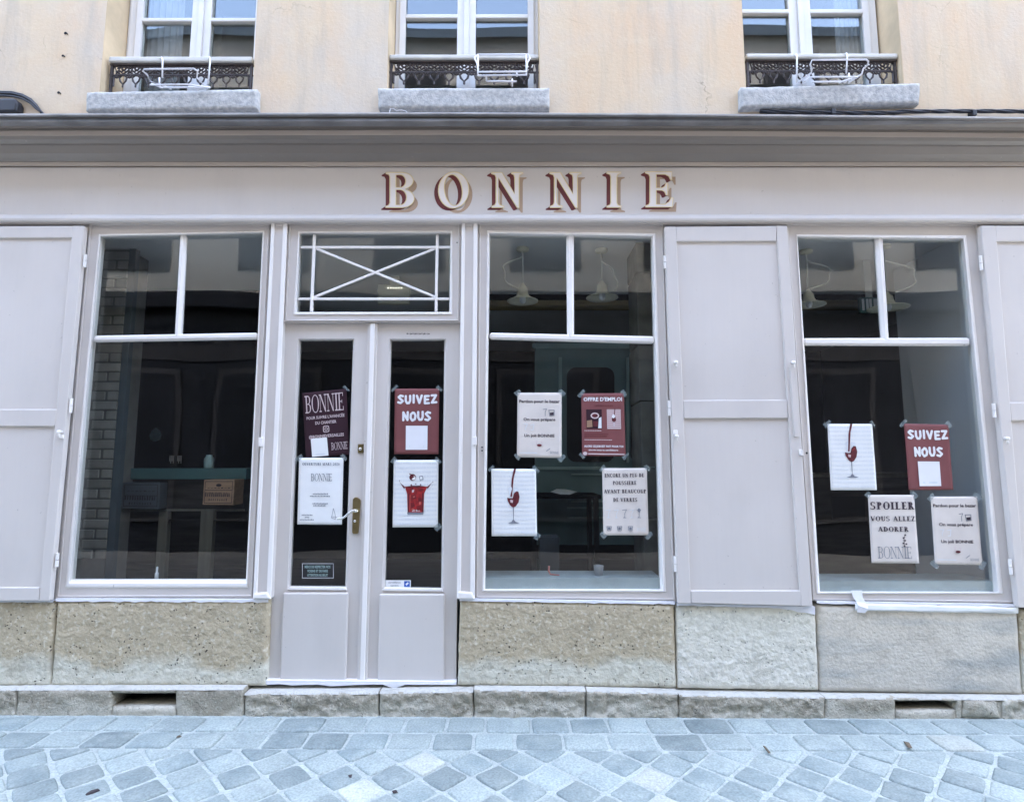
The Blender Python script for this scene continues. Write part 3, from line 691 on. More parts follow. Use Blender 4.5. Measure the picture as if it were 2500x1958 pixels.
# transom light above the door
tb = [(728, 565), (1104, 563.5), (1104, 768), (716, 769)]; tg = [(733.5, 572), (1099.5, 572), (1096.7, 762), (725.5, 762)]
tw = put(MB().loft(loops_window([(701, 540), (1127, 540), (1123, 787), (691, 787)], tb, tg)), 'transom_window', 'timber', shop, bevel=.0015)
put(sashring(tb, tg, 0, .03), 'sash', 'timber_white', tw, bevel=.002)
pane(tg, .036, tw)
def stickq(a, b, wd):
    dx, dy = b[0] - a[0], b[1] - a[1]; L = math.hypot(dx, dy); nx, ny = -dy / L * wd / 2, dx / L * wd / 2
    return [(a[0] + nx, a[1] + ny), (b[0] + nx, b[1] + ny), (b[0] - nx, b[1] - ny), (a[0] - nx, a[1] - ny)]
for k, (a, b, wd) in enumerate((((767, 572), (759, 762), 6.6), ((1067.5, 572), (1064, 762), 6.6), ((733, 603.5), (1099, 603.5), 6.2), ((727, 729.5), (1097, 729.5), 6.2),
                 ((768, 605.5), (1063, 725), 6.0), ((762, 727), (1065, 605.5), 6.0))):
    put(MB().prism(stickq(a, b, wd), .012 + .0015 * k, .034), 'glazing_bar', 'timber_white', tw, bevel=.005)
# pilasters
for q, base in (([(662, 545), (701, 545), (661, 1461), (617, 1461)], [(618, 1449), (651, 1446), (661, 1463), (616, 1463)]), ([(1127, 544), (1166, 544), (1159, 1462), (1115, 1462)], [(1118, 1444), (1152, 1446), (1159, 1463), (1114, 1463)])):
    p = put(MB().prism(q, -.020, .08), 'pilaster', 'timber', shop, bevel=.003)
    L = [q[0], lq([q[0]], [q[1]], .22)[0], lq([q[3]], [q[2]], .22)[0], q[3]]; Rr = [lq([q[0]], [q[1]], .74)[0], q[1], q[2], lq([q[3]], [q[2]], .74)[0]]
    put(MB().prism(L, -.030, -.019), 'bead', 'timber_white', p, bevel=.005); put(MB().prism(Rr, -.032, -.019), 'bead', 'timber_white', p, bevel=.005)
    cq = [(q[0][0] + 9, q[0][1]), (q[1][0] - 9, q[1][1]), (q[1][0] - 12, q[1][1] + 8), (q[0][0] + 12, q[0][1] + 8)]
    put(MB().prism(cq, -.029, -.019), 'cap_block', 'timber', p, bevel=.003)
    put(MB().prism(base, -.044, -.019), 'base_block', 'timber_white', p, bevel=.010)
# small ironmongery on the pilasters and frames
for q, y in ((rect(631, 1068, 641, 1090), -.030), (rect(1154, 1066, 1164, 1086), -.032)):
    put(MB().prism(q, y - .010, y + .012), 'latch', 'timber_white', shop, bevel=.003)
for x, y, r_ in ((1116, 593, .0045), (1177, 1092, .006), (1177, 1100, .0055), (1969, 1106, .007)):
    put(MB().lathe([(r_, .003), (r_ * .6, .004)], P(x, y, -.012 if x > 1120 and x < 1900 else -.003), 10, 'y'), 'screw_hole', 'screw_black', shop)

# doors
def door(outer, bev, gl, kick, yk=.010):
    L = [quadpts(outer, .03)]; L.insert(0, [Vector((p.x, .08, p.z)) for p in L[0]])
    L.append(quadpts(bev, .03)); L.append(quadpts(gl, .056)); L.append([Vector((p.x, .08, p.z)) for p in L[-1]])
    d = put(MB().loft(L), 'door', 'timber', shop, bevel=.003)
    pane(gl, .058, d)
    put(MB().prism(kick, yk - .004, .031), 'kick_panel', 'timber', d, bevel=.010)
    b0 = bev[3]; b1 = bev[2]
    put(MB().prism([(b0[0] + 4, b0[1] - 5), (b1[0] - 4, b1[1] - 5), (b1[0], b1[1] + 2), (b0[0], b0[1] + 2)], .018, .05), 'glazing_bead', 'timber_white', d, bevel=.004)
    return d
GL = [(733, 832), (862, 831), (843, 1432), (708, 1431)]; GR = [(955, 832), (1085, 831), (1077, 1436), (940, 1434)]
d1 = door([(691.5, 790), (899, 790), (873, 1661), (652.5, 1658)], [(727.5, 827.5), (865, 827.5), (847, 1439), (701, 1438)], GL, [(690, 1447), (850.5, 1447), (844, 1661), (682.5, 1659.5)])
d2 = door([(919, 790), (1123.5, 790), (1113.5, 1664), (893, 1661)], [(950.5, 827.5), (1090, 827.5), (1082, 1442), (932.5, 1440)], GR, [(925.5, 1450), (1086, 1450), (1084, 1663.5), (921, 1662)])
q = [(898, 789), (921, 789), (895.5, 1662.5), (871, 1661)]
cs = put(MB().prism(q, .012, .07), 'cover_strip', 'timber', d1, bevel=.003)
put(MB().prism([(904, 789), (915, 789), (889.5, 1662.5), (878, 1661)], .002, .013), 'cover_bead', 'timber_white', d1, bevel=.004)
# handle, lock, tiny lettering
pl = MB().prism([(861, 1219), (866, 1214), (872, 1214), (878, 1219), (880, 1222), (874.5, 1300), (872, 1303), (862, 1303), (859.5, 1300)], .018, .031)
put(pl, 'handle_plate', 'brass', d1, bevel=.002)
hp = [P(x, y, z) for x, y, z in ((871, 1247, .02), (871, 1247, -.03), (866, 1246, -.036), (858, 1248, -.038), (850, 1254, -.038), (843, 1261, -.038), (834, 1266, -.038), (824, 1267, -.037), (820, 1265, -.036))]
put(MB().tube(hp, lambda t: .0085 - .003 * t, 8), 'handle', 'chrome', d1, smooth=True)
put(MB().lathe([(.011, 0), (.011, .012), (.008, .016)], P(870, 1247, .018), 12, 'y'), 'handle_rose', 'chrome', d1, smooth=True)
put(MB().lathe([(.008, 0), (.008, .010), (.006, .012)], P(867, 1272, .018), 12, 'y'), 'keyhole', 'chrome', d1, smooth=True)
put(MB().prism(rect(873.5, 1084, 887, 1106), .022, .031), 'lock_plate', 'brass', d1, bevel=.0015)
put(MB().lathe([(.010, 0), (.010, .010), (.007, .013)], P(880, 1096, .022), 12, 'y'), 'lock_cylinder', 'chrome', d1, smooth=True)
ar = Art([(993, 812.5), (1050, 812.5), (1050, 818.5), (993, 818.5)], .030)
for k in range(16): ar.box('ink', k / 16 + .01 * (k % 3), .15 + .2 * (k % 2), k / 16 + .045, .85 - .15 * ((k + 1) % 3), 'lettering')
ar.done(d2)
# threshold
th = put(MB().prism([(649, 1660), (1114, 1664), (1114, 1672), (648, 1670)], -.012, .08), 'threshold', 'paint_white', shop, bevel=.003)
fl_ = []
xx = 650
for k in range(15):
    a = 652 + k * 31; fl_.append((a, 1671 + 3.5 * noise.noise(Vector((k * 1.7, 0, 0))) + (9 if k in (10,) else 3 if k in (5, 6) else 0)))
put(MB().prism([(650, 1668), (1112, 1669)] + [(1112, 1671)] + fl_[::-1], -.0145, -.0125), 'peeling_paint', 'paint_white', shop)

# shutters folded open against the front
SHF, SHB = -.052, -.012
def shutter(q, panels, hinges, knobs):
    """frame of stiles and rails around two recessed panels"""
    (tl, tr, br, bl) = q; up, lo = panels
    mb = MB()
    x_at = lambda e, y: lerp(e[0][0], e[1][0], (y - e[0][1]) / (e[1][1] - e[0][1]))
    Lf, Rt = (tl, bl), (tr, br)
    loopsU = up; loopsD = lo
    # stiles run full height, rails between them
    ls = [tl, (up[0][0], tl[1] + (tr[1] - tl[1]) * .1), (lo[3][0], bl[1] + .8), bl]
    mb.prism(ls, SHF, SHB); mb.prism([(up[1][0], tr[1]), tr, br, (lo[2][0], br[1])], SHF, SHB)
    mb.prism([(up[0][0] + .02, tl[1] + .3), (up[1][0] - .02, tr[1] + .3), up[1], up[0]], SHF + .0003, SHB)
    mb.prism([up[3], up[2], lo[1], lo[0]], SHF + .0003, SHB)
    mb.prism([lo[3], lo[2], (lo[2][0], br[1] - .3), (lo[3][0], bl[1] - .3)], SHF + .0003, SHB)
    s = put(mb, 'shutter', 'timber', shop, bevel=.0055)
    for p in panels:
        pq = [(p[0][0] - 8, p[0][1] - 8), (p[1][0] + 8, p[1][1] - 8), (p[2][0] + 8, p[2][1] + 8), (p[3][0] - 8, p[3][1] + 8)]
        put(MB().prism(pq, SHF + .014, SHB - .002), 'panel', 'timber', s)
    for x, y0, y1 in hinges:
        a, b = P(x, y0, SHF + .01), P(x + (x - 1250) * -.0883 * 0, y1, SHF + .01); b.x = a.x
        put(MB().tube([a, a.lerp(b, .48)], .0095, 8).tube([a.lerp(b, .52), b], .0095, 8), 'hinge', 'timber_white', s)
    for kk in knobs:
        if kk[0] == 'knob':
            c = P(kk[1], kk[2], SHF); put(MB().lathe([(.011, 0), (.009, .012), (.013, .018), (.011, .028), (.004, .031)], c, 10, 'y').tube([c + Vector((0, -.016, 0)), c + Vector((.002, -.02, -.035))], .007, 6), 'catch', 'timber_white', s, smooth=True)
        else: put(MB().prism(kk[1], SHF - kk[2], SHF + .004), kk[0], 'timber_white' if kk[0] == 'catch' else 'timber', s, bevel=.003)
    return s
shutter([(-185, 553), (205, 551.5), (119.5, 1467), (-330, 1468)], ([(-155, 582), (177, 581), (140, 999), (-225, 999)], [(-230, 1041), (133, 1041), (95, 1434), (-300, 1434)]),
        [(209, 622, 653), (175, 973, 1008), (141, 1350, 1384)], [('knob', 150, 1055), ('catch', rect(146, 1062, 154, 1070), .006)])
shutter([(1623, 553.5), (1922, 551.5), (1984.5, 1480), (1656, 1473)], ([(1651, 590), (1895.5, 589), (1922, 976), (1667, 977)], [(1670, 1022), (1924.5, 1021), (1955.5, 1441.5), (1687.5, 1441.5)]),
        [(1623, 625, 656), (1634, 978, 1015), (1648, 1358, 1395)],
        [('knob', 1648, 886), ('knob', 1934, 886), ('closing_bar', [(1928, 897), (1937, 897), (1951, 1066), (1940, 1067)], .010), ('catch', rect(1644, 1050, 1655, 1060), .005), ('knob', 1650, 1065),
         ('catch', [(1952, 1097), (1960, 1097), (1962, 1113), (1954, 1112)], .012)])
shutter([(2395, 551), (2800, 551), (2960, 1488), (2487, 1483)], ([(2431, 590), (2770, 590), (2835, 982), (2464, 982)], [(2469, 1027), (2840, 1027), (2915, 1448), (2507, 1445)]),
        [(2393, 625, 660), (2425, 985, 1019), (2465, 1365, 1402)], [('knob', 2453, 1071)])

# ---- the painted sign letters
def K(x, y): return (800 + .41265 * x, .41265 * y)
def ellp(cx, cy, rx, ry, a0=0, a1=360, n=28, rot=0):
    o = []
    for k in range(n if abs(a1 - a0) == 360 else n + 1):
        a = R(a0 + (a1 - a0) * k / n); x, y = rx * math.cos(a), ry * math.sin(a); c, s = math.cos(R(rot)), math.sin(R(rot)); o.append((cx + x * c - y * s, cy + x * s + y * c))
    return o
def NN(dx): return [[(x + dx, y) for x, y in [(968, 1022), (1032, 1022), (1106, 1150), (1106, 1052), (1102, 1036), (1086, 1028), (1086, 1022), (1155, 1022), (1155, 1028), (1136, 1036), (1132, 1052), (1132, 1231), (1122, 1231), (1010, 1052), (1010, 1198), (1018, 1214), (1044, 1222), (1044, 1229), (970, 1229), (970, 1222), (990, 1214), (996, 1198), (996, 1052), (990, 1036), (968, 1029)]]]
LET = {
 'B': [[(344, 1022), (440, 1022)] + ellp(440, 1071, 66, 49, -86, 72, 12) + ellp(440, 1175, 72, 54, -70, 90, 12) + [(342, 1229), (342, 1222), (360, 1216), (368, 1202), (368, 1048), (362, 1034), (344, 1029)],
       [(404, 1036)] + ellp(430, 1073, 31, 37, -86, 86, 10) + [(404, 1110)], [(404, 1124)] + ellp(430, 1169, 36, 45, -86, 86, 10) + [(404, 1214)]],
 'O': [ellp(745, 1126, 90, 107, n=36, rot=4), ellp(743, 1126, 52, 92, n=36, rot=-8)],
 'N': NN(0), 'M': NN(345),
 'I': [[(1650, 1020), (1735, 1020), (1735, 1027), (1716, 1034), (1711, 1048), (1711, 1200), (1716, 1214), (1737, 1221), (1737, 1228), (1650, 1228), (1650, 1221), (1670, 1214), (1675, 1200), (1675, 1048), (1670, 1034), (1650, 1027)]],
 'E': [[(1878, 1018), (2036, 1018), (2037, 1066), (2029, 1066), (2018, 1044), (1996, 1033), (1944, 1033), (1944, 1113), (1978, 1113), (1994, 1104), (2002, 1084), (2012, 1084), (2012, 1156), (2002, 1156), (1994, 1136), (1978, 1127), (1944, 1127), (1944, 1210), (1996, 1210), (2020, 1196), (2034, 1170), (2043, 1170), (2039, 1226), (1880, 1226), (1880, 1219), (1900, 1212), (1906, 1198), (1906, 1048), (1900, 1033), (1878, 1025)]],
}
FY = -.018
for key in 'BONMIE':
    cs_ = LET[key]; vv, ff = filled([[(x, -y) for x, y in c] for c in cs_])
    def lay(dx, dy, y):
        return [P(*K(x + dx, -yy + dy), y) for x, yy in vv]
    let = put(MB().add(lay(0, 0, FY - .0060), ff), 'letter', 'letter_face', shop, fix=False)
    put(MB().add(lay(22, 29, FY - .0008), ff), 'drop_shadow', 'tan_shadow', let, fix=False)
    b_ = MB(); n_ = 14
    for k in range(n_): b_.add(lay(-25 * (1 - k / n_), 15 * (1 - k / n_), FY - .0012 - .0003 * k), ff)
    put(b_, 'block_shade', 'maroon', let, fix=False)
    o_ = MB()
    for c in cs_: o_.tube([P(*K(x, y), FY - .0064) for x, y in c], .0032, 5, True, .3)
    put(o_, 'gilt_line', 'gold', let, fix=False)

# ---- stone base under the windows
plinth = empty('stone_base', (0, .1, .15), 'weathered limestone base course of large blocks below the painted shopfront', 'stone base')
blocks = [([(-320, 1470), (133, 1469), (120, 1676), (-350, 1676)], 'stone_tan', 1), ([(138, 1469), (655, 1463), (648, 1676), (122, 1676)], 'stone_tan', 2), ([(1123, 1466), (1646, 1476), (1652, 1680), (1117, 1674)], 'stone_tan', 3),
          ([(1651, 1478), (1992, 1481), (2001, 1686), (1656, 1681)], 'stone_pale', 4), ([(1997, 1478), (2486, 1490), (2499, 1696), (2005, 1688)], 'stone_grey', 5), ([(2491, 1490), (2950, 1494), (2990, 1700), (2503, 1697)], 'stone_tan', 6)]
for q, m, s in blocks:
    put(rough(q, -.022, .12, 110 if m != 'stone_grey' else 60, 44, .0045 if m != 'stone_grey' else .002, .004, 30, s, .014), 'block', m, plinth, smooth=True)
    # ragged white paint left along the top edge
n = 0
for x0, x1, y0, y1, h in ((136, 655, 1461, 1463, 7), (1122, 1648, 1461, 1469, 6), (1652, 1990, 1473, 1481, 5), (-20, 130, 1467, 1467, 3), (1994, 2486, 1467, 1476, 6)):
    up, lo = [], []
    N_ = 40
    for k in range(N_ + 1):
        t = k / N_; x = lerp(x0, x1, t); y = lerp(y0, y1, t); up.append((x, y)); hh = h * (1 + .6 * noise.noise(Vector((x * .05, n, 0)))) + (14 * max(0, (t - .72) / .28) if n == 2 else 0); lo.append((x, y + hh))
    g_ = [[P(a, b, -.0245) for a, b in up], [P(a, b, -.0255) for a, b in lo], [P(a, b, -.012) for a, b in lo]]
    put(MB().sheet([[Vector((p.x, .02, p.z)) for p in g_[0]]] + g_), 'paint_edge', 'paint_white', plinth, fix=False); n += 1
# ---- kerb step
KF = -.085
kerb = empty('stone_kerb', (0, 0, 0), 'long low kerb of grey stone blocks running along the foot of the shopfront', 'kerb')
def kerb_block(x0, x1, yt0, yt1, seed, m='stone_kerb', skew=0):
    q = [(x0, yt0), (x1, yt1), (x1 + skew, 1766), (x0 + skew, 1766)]
    o = put(rough(q, KF, .10, max(8, int((x1 - x0) / 4)), 24, .012, .006, 19, seed, .011), 'block', m, kerb, smooth=True)
    return o
def kerb_vent(x0, x1, yt0, yt1, vx0, vx1, vy0, vy1, seed):
    """one block with a slot through it, built from four rough pieces around the slot"""
    mb = MB(); mb2 = rough([(x0, yt0), (vx0, yt0), (vx0 - 1, 1766), (x0 - 1, 1766)], KF, .10, max(6, int((vx0 - x0) / 6)), 14, .008, .003, 14, seed, .012)
    for q, nx, nz_ in (([(vx0, yt0), (vx1, yt1), (vx1, vy0), (vx0, vy0)], 24, 4), ([(vx0, vy1), (vx1, vy1), (vx1, 1766), (vx0, 1766)], 24, 6), ([(vx1, yt1), (x1, yt1), (x1, 1766), (vx1, 1766)], max(6, int((x1 - vx1) / 6)), 14)):
        if q[1][0] - q[0][0] > 3:
            m2 = rough(q, KF + .002, .10, nx, nz_, .006, .002, 14, seed + nx, .010); mb2.add(m2.v, m2.f)
    o = put(mb2, 'block', 'stone_kerb', kerb, smooth=True)
    c = quadpts(rect(vx0, vy0, vx1, vy1), KF)
    put(MB().box(c[0].x - .01, c[1].x + .01, .098, .12, c[2].z - .02, c[0].z + .02), 'vent_back', 'dark_hole', kerb)
    return o
kerb_block(-330, 36, 1685, 1685, 11); kerb_vent(38, 593, 1684, 1683, 271, 428, 1693, 1725, 12)
kerb_block(596, 923, 1695, 1693, 13); kerb_block(926, 1155, 1692, 1689, 14); kerb_block(1157, 1430, 1685, 1687, 15); kerb_block(1433, 1656, 1688, 1694, 16)
kerb_block(1659, 2014, 1698, 1704, 17); kerb_vent(2016, 2350, 1704, 1706, 2188, 2336, 1712, 1734, 18); kerb_block(2450, 2900, 1708, 1712, 20)
put(rough([(2350, 1706), (2450, 1708), (2450, 1766), (2350, 1766)], KF + .012, .10, 16, 10, .005, .002, 14, 31, .010), 'block', 'stone_kerb', kerb, smooth=True)
put(rough([(2358, 1712), (2436, 1710), (2447, 1726), (2444, 1750), (2440, 1757), (2354, 1755), (2352, 1735)][0:1] + [(2438, 1711), (2447, 1756), (2353, 1754)], KF - .012, .0, 14, 8, .010, .008, 18, 23, .022), 'block', 'stone_kerb', kerb, smooth=True)
# paler sheet over the kerb's upper ledge
for x0, x1, y0, y1, s in ((-330, 36, 1685, 1685, 1), (38, 593, 1684, 1683, 2), (596, 923, 1695, 1693, 3), (926, 1155, 1692, 1689, 4), (1157, 1430, 1685, 1687, 5), (1433, 1656, 1688, 1694, 6), (1659, 2014, 1698, 1704, 7), (2016, 2900, 1704, 1712, 8)):
    a, b = P(x0, y0, KF), P(x1, y1, KF); N_ = 60
    r0 = []; r1 = []; r2 = []
    for k in range(N_ + 1):
        p = a.lerp(b, k / N_); e = .006 * noise.noise(Vector((p.x * 12, s, 0)))
        r0.append(p + Vector((0, .004 + e * .5, -.005 + e * .5))); r1.append(p + Vector((0, .012 + e * .5, .004))); r2.append(Vector((p.x, .10, p.z + .005)))
    put(MB().sheet([r0, r1, r2]), 'ledge', 'stone_kerb_top', kerb, fix=False, smooth=True)

# ---- cobbles: two rows along the kerb, then a diagonal field
def cobble_mesh(name, w_, h_, seed, m, tri=0, diag=False):
    rnd = random.Random(seed); n_ = 16; ring = []
    for k in range(n_):
        a = 2 * math.pi * k / n_; c, s = math.cos(a), math.sin(a); e = 2 / 9
        x = math.copysign(abs(c) ** e, c) * w_ / 2; y = math.copysign(abs(s) ** e, s) * h_ / 2
        j = 1 + rnd.uniform(-.04, .03); ring.append((x * j, y * j * (1 + rnd.uniform(-.03, .03))))
    if diag: ring = [((x - y) * .7071, (x + y) * .7071) for x, y in ring]
    if tri: # half stone cut along the row above
        ring = [(x, min(y, .004 + .004 * math.sin(x * 60 + seed))) for x, y in ring]
    cx = sum(p[0] for p in ring) / n_; cy = sum(p[1] for p in ring) / n_
    tl = rnd.uniform(-.03, .03)
    L = [[Vector((cx + (x - cx) * f_, cy + (y - cy) * f_, z + tl * x)) for x, y in ring] for f_, z in ((1.0, -.02), (1.0, .001), (.96, .0065), (.88, .0095))]
    L2 = [Vector((cx + (x - cx) * .35, cy + (y - cy) * .35, .0125 + tl * x)) for x, y in ring]
    o = MB().loft(L + [L2], False, True).build(name, m, pav, smooth=True); return o
rnd = random.Random(5)
variants = {}
def get(kind, i, w_, h_, m, tri=0, diag=False):
    k = (kind, i, m)
    if k not in variants: o = cobble_mesh('cobblestone', w_, h_, i * 13 + len(kind), m, tri, diag); variants[k] = o.data; return o
    o = bpy.data.objects.new('cobblestone', variants[k]); COL.objects.link(o); o.parent = pav; return o
Y0 = KF - .02; RH = .19
for r in range(2):
    x = -4.2 + r * .13
    yc = Y0 - RH * (r + .5)
    while x < 4.2:
        i = rnd.randrange(6); wd = .225 + .02 * (i % 3); 
        m = rnd.choices(('cobble_dusty', 'cobble', 'cobble_tan'), (5, 3 if r else 2, .25))[0]
        o = get('row', i, wd - .014, RH - .016, m); o.location = (x + wd / 2, yc + rnd.uniform(-.005, .005), rnd.uniform(-.003, .001)); o.rotation_euler = (rnd.uniform(-.012, .012), rnd.uniform(-.012, .012), rnd.uniform(-.03, .03))
        x += wd
YD = Y0 - 2 * RH - .012; S_ = .178; H_ = S_ * .7071
k = 0
for row in range(0, 7):
    yc = YD - H_ * row
    x = -4.1 + (H_ if row % 2 else 0)
    while x < 4.1:
        i = rnd.randrange(6); m = rnd.choices(('cobble', 'cobble_dusty', 'cobble_tan'), (6, 2.6, .35))[0]
        if row == 0: o = get('half', i, S_ - .014, S_ - .014, m, tri=1, diag=True)
        else: o = get('full', i, S_ - .012 - .003 * (i % 3), S_ - .012 - .003 * ((i + 1) % 3), m, diag=True)
        o.location = (x + rnd.uniform(-.006, .006), yc + rnd.uniform(-.006, .006) * (row > 0), rnd.uniform(-.004, .001)); o.rotation_euler = (rnd.uniform(-.02, .02), rnd.uniform(-.02, .02), rnd.uniform(-.04, .04) if row else 0)
        x += 2 * H_
# ================================================================== INSIDE THE SHOP
ROOM_Y1 = 4.6
CZ = 3.18
s_ = MB().box(-4.6, 4.6, .10, ROOM_Y1, .12, .16).build('floor', 'room_floor'); tag(s_, 'dark floor inside the shop', kind='structure')
s_ = MB().box(-4.6, 4.6, .16, ROOM_Y1, CZ, CZ + .06).build('ceiling', 'room_ceiling'); tag(s_, 'plain pale ceiling inside the shop', kind='structure')
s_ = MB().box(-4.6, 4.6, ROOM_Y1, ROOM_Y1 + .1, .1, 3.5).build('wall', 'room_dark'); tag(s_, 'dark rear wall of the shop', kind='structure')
s_ = MB().box(-4.7, -4.6, .1, ROOM_Y1, .1, 3.5).build('wall', 'room_wall'); tag(s_, 'left wall of the shop', kind='structure')
s_ = MB().box(4.6, 4.7, .1, ROOM_Y1, .1, 3.5).build('wall', 'room_wall'); tag(s_, 'far right wall of the shop', kind='structure')
xw = P(2206, 1000, 1.05).x
s_ = MB().box(xw, xw + .12, .11, 1.05, .16, CZ - .002).build('wall', 'room_pale'); tag(s_, 'pale blue grey side wall behind the right shop window', kind='structure')
za, zc = P(1400, 690, 1.95).z, P(1400, 745, 1.95).z
s_ = MB().box(-.5, 4.6, 1.95, 2.15, zc, CZ - .002).build('beam', 'ochre_beam'); tag(s_, 'ochre beam under the shop ceiling', kind='structure')
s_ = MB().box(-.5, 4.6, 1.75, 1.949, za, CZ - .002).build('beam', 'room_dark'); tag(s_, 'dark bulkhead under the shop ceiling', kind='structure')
# house front wall inside between the openings (masonry piers)
pr = MB()
for a, b in ((-4.6, P(170, 1000, .05).x - .12), (P(640, 900, .05).x, P(690, 900, .05).x), (P(1640, 900, .05).x, P(1900, 900, .05).x), (xw + .125, 4.6)):
    pr.box(a, b, .101, .30, .16, CZ - .003)
tag(pr.build('wall', 'room_wall'), 'inner masonry piers between the shop windows', kind='structure')
# whitewashed brick pier behind the left window
bx0, bx1 = P(150, 1000, .55).x, P(286, 1000, .55).x
pier = empty('brick_pier', ((bx0 + bx1) / 2, .65, .16), 'whitewashed brick pier at the left behind the left shop window', 'pier')
put(MB().box(bx0 + .01, bx1 - .01, .56, .80, .16, CZ - .01), 'core', 'brick_joint', pier)
bmesh_data = None
z = .17; row = 0
while z < CZ - .08:
    x = bx0 - (.12 if row % 2 else 0)
    while x < bx1 - .03:
        a, b = max(x, bx0), min(x + .215, bx1)
        if b - a > .03 and z > .8:
            rn = random.Random(int(x * 1000) + row)
            o = put(MB().box(a + .005, b - .005, .546 + rn.uniform(0, .008), .60, z, z + .062), 'brick', 'brick_white', pier, bevel=.006)
        x += .225
    z += .073; row += 1
put(MB().box(bx1, bx1 + P(303, 1000, .55).x - P(286, 1000, .55).x, .55, .60, .16, CZ - .005), 'corner_board', 'board_grey', pier, bevel=.003)
# counter
CY = .80
cx0, cx1 = P(190, 1150, CY).x, P(606, 1150, CY).x
zt = P(400, 1143, CY).z
ctr = empty('counter', ((cx0 + cx1) / 2, CY + .3, .16), 'dark wooden counter with teal glass top behind the left shop window', 'counter')
put(MB().box(cx0, cx1, CY - .03, CY + .6, zt - .085, zt), 'counter_top', 'teal_glassy', ctr, bevel=.004)
put(MB().box(cx0 + .04, cx1 - .03, CY + .02, CY + .55, zt - .34, zt - .087), 'apron', 'counter_dark', ctr)
put(MB().box(cx0 + .06, cx1 - .03, CY + .30, CY + .33, .17, zt - .33), 'back_panel', 'counter_dark', ctr)
for k in range(4): put(MB().box(cx0 + .06, cx1 - .03, CY + .27, CY + .298, .22 + k * .16, .34 + k * .16), 'plank', 'counter_dark', ctr, bevel=.006)
for a, b, m in ((245, 266, 'pale_wood'), (383, 406, 'pale_wood'), (486, 517, 'pale_wood')):
    put(MB().box(P(a, 1350, CY).x, P(b, 1350, CY).x, CY - .01, CY + .04, .16, zt - .33), 'leg', m, ctr, bevel=.003)
for a, b in ((1171, 1176), (1243, 1248), (1268, 1272)):
    z0, z1 = P(400, b, CY).z, P(400, a, CY).z; put(MB().box(cx0 + .03, cx1 - .02, CY + .005, CY + .019, z0, z1), 'moulding', 'pale_wood' if a == 1243 else 'counter_dark', ctr)
# wooden crate and grey crate in front of the counter
def crate(q, y, dep, label, m, bar):
    b_ = quadpts(q, y); o = MB().prism(q, y, y + dep).build('crate', m, org=(b_[3] + b_[2]) / 2 + Vector((0, dep / 2, 0)), bevel=.004); tag(o, label, 'crate')
    a = Art(q, y)
    for v in (.07, .42, .93) if bar else (.08, .50, .90): a.box('ink', .06, v - .012, .94, v + .012)
    a.box('ink', .05, .07, .065, .93); a.box('ink', .935, .07, .95, .93)
    rn = random.Random(3)
    for k in range(13): a.poly('ink', [(.08 + k * .065, .50 + rn.uniform(0, .05)), (.08 + k * .065 + rn.uniform(.015, .045), .50), (.10 + k * .065 + rn.uniform(0, .03), .66), (.08 + k * .065, .68)], 'marking')
    for k in range(9): a.box('ink', .2 + k * .07, .74 + rn.uniform(0, .03), .2 + k * .07 + rn.uniform(.012, .03), .84, 'marking')
    if bar: a.ell('ink', .5, .22, .09, .06); 
    for k in range(7): a.box('ink', .14 + k * .11, .30 + rn.uniform(0, .03), .14 + k * .11 + .07, .345, 'marking')
    a.done(o)
    return o
crate([(498, 1171), (573, 1171), (569, 1233), (494, 1232)], CY - .19, .155, 'wooden wine crate with dark printed markings against the counter', 'crate_wood', True)
crate([(300, 1178), (391, 1178), (388, 1243), (296, 1241)], CY - .12, .10, 'grey crate with faded markings against the left of the counter', 'crate_grey', False)
j = P(509, 1150, CY + .02); j.z = zt
jar = MB().lathe([(.034, 0), (.036, .01), (.036, .075), (.022, .095), (.022, .105), (.019, .105), (.019, .094), (.033, .074), (.033, .006)], j, 16).build('glass_jar', 'tint_green', org=j, smooth=True)
tag(jar, 'small pale jar standing on the counter above the wooden crate', 'jar')
b0 = P(382, 1414, .10); bt = MB().lathe([(.011, 0), (.011, .05), (.006, .056), (.006, .085), (.004, .09)], (b0.x, .10, b0.z - .01), 12).build('tube', 'paint_white', org=(b0.x, .10, b0.z - .01), smooth=True)
tag(bt, 'little white tube standing on the sill of the left window', 'tube')
fl = MB()
for x in (419, 438):
    for k in range(4): p = P(x + k * 3 - 4, 1112, 1.4); fl.tube([p, p + Vector((0, 0, -.05 - .02 * (k % 2)))], .003, 4)
tag(fl.build('utensils', 'wire_white'), 'thin pale utensils hanging on the dark wall above the counter', 'utensils')
p = P(378, 1063, 1.6); q = []
for a in range(8): q.append(p + Vector((.05 * math.cos(a * .785), 0, .055 * math.sin(a * .785) * (1.3 if a == 2 else 1))))
wc = MB().loft([q, [v_ + Vector((0, .02, 0)) for v_ in q]], True, True).build('wall_plaque', 'teal_paint', org=p)
tag(wc, 'small blue pointed plaque on the dark rear wall in left window', 'plaque')
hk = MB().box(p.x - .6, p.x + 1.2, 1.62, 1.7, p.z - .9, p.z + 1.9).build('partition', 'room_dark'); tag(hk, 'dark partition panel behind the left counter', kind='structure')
ur_ = P(420, 1110, 1.5)
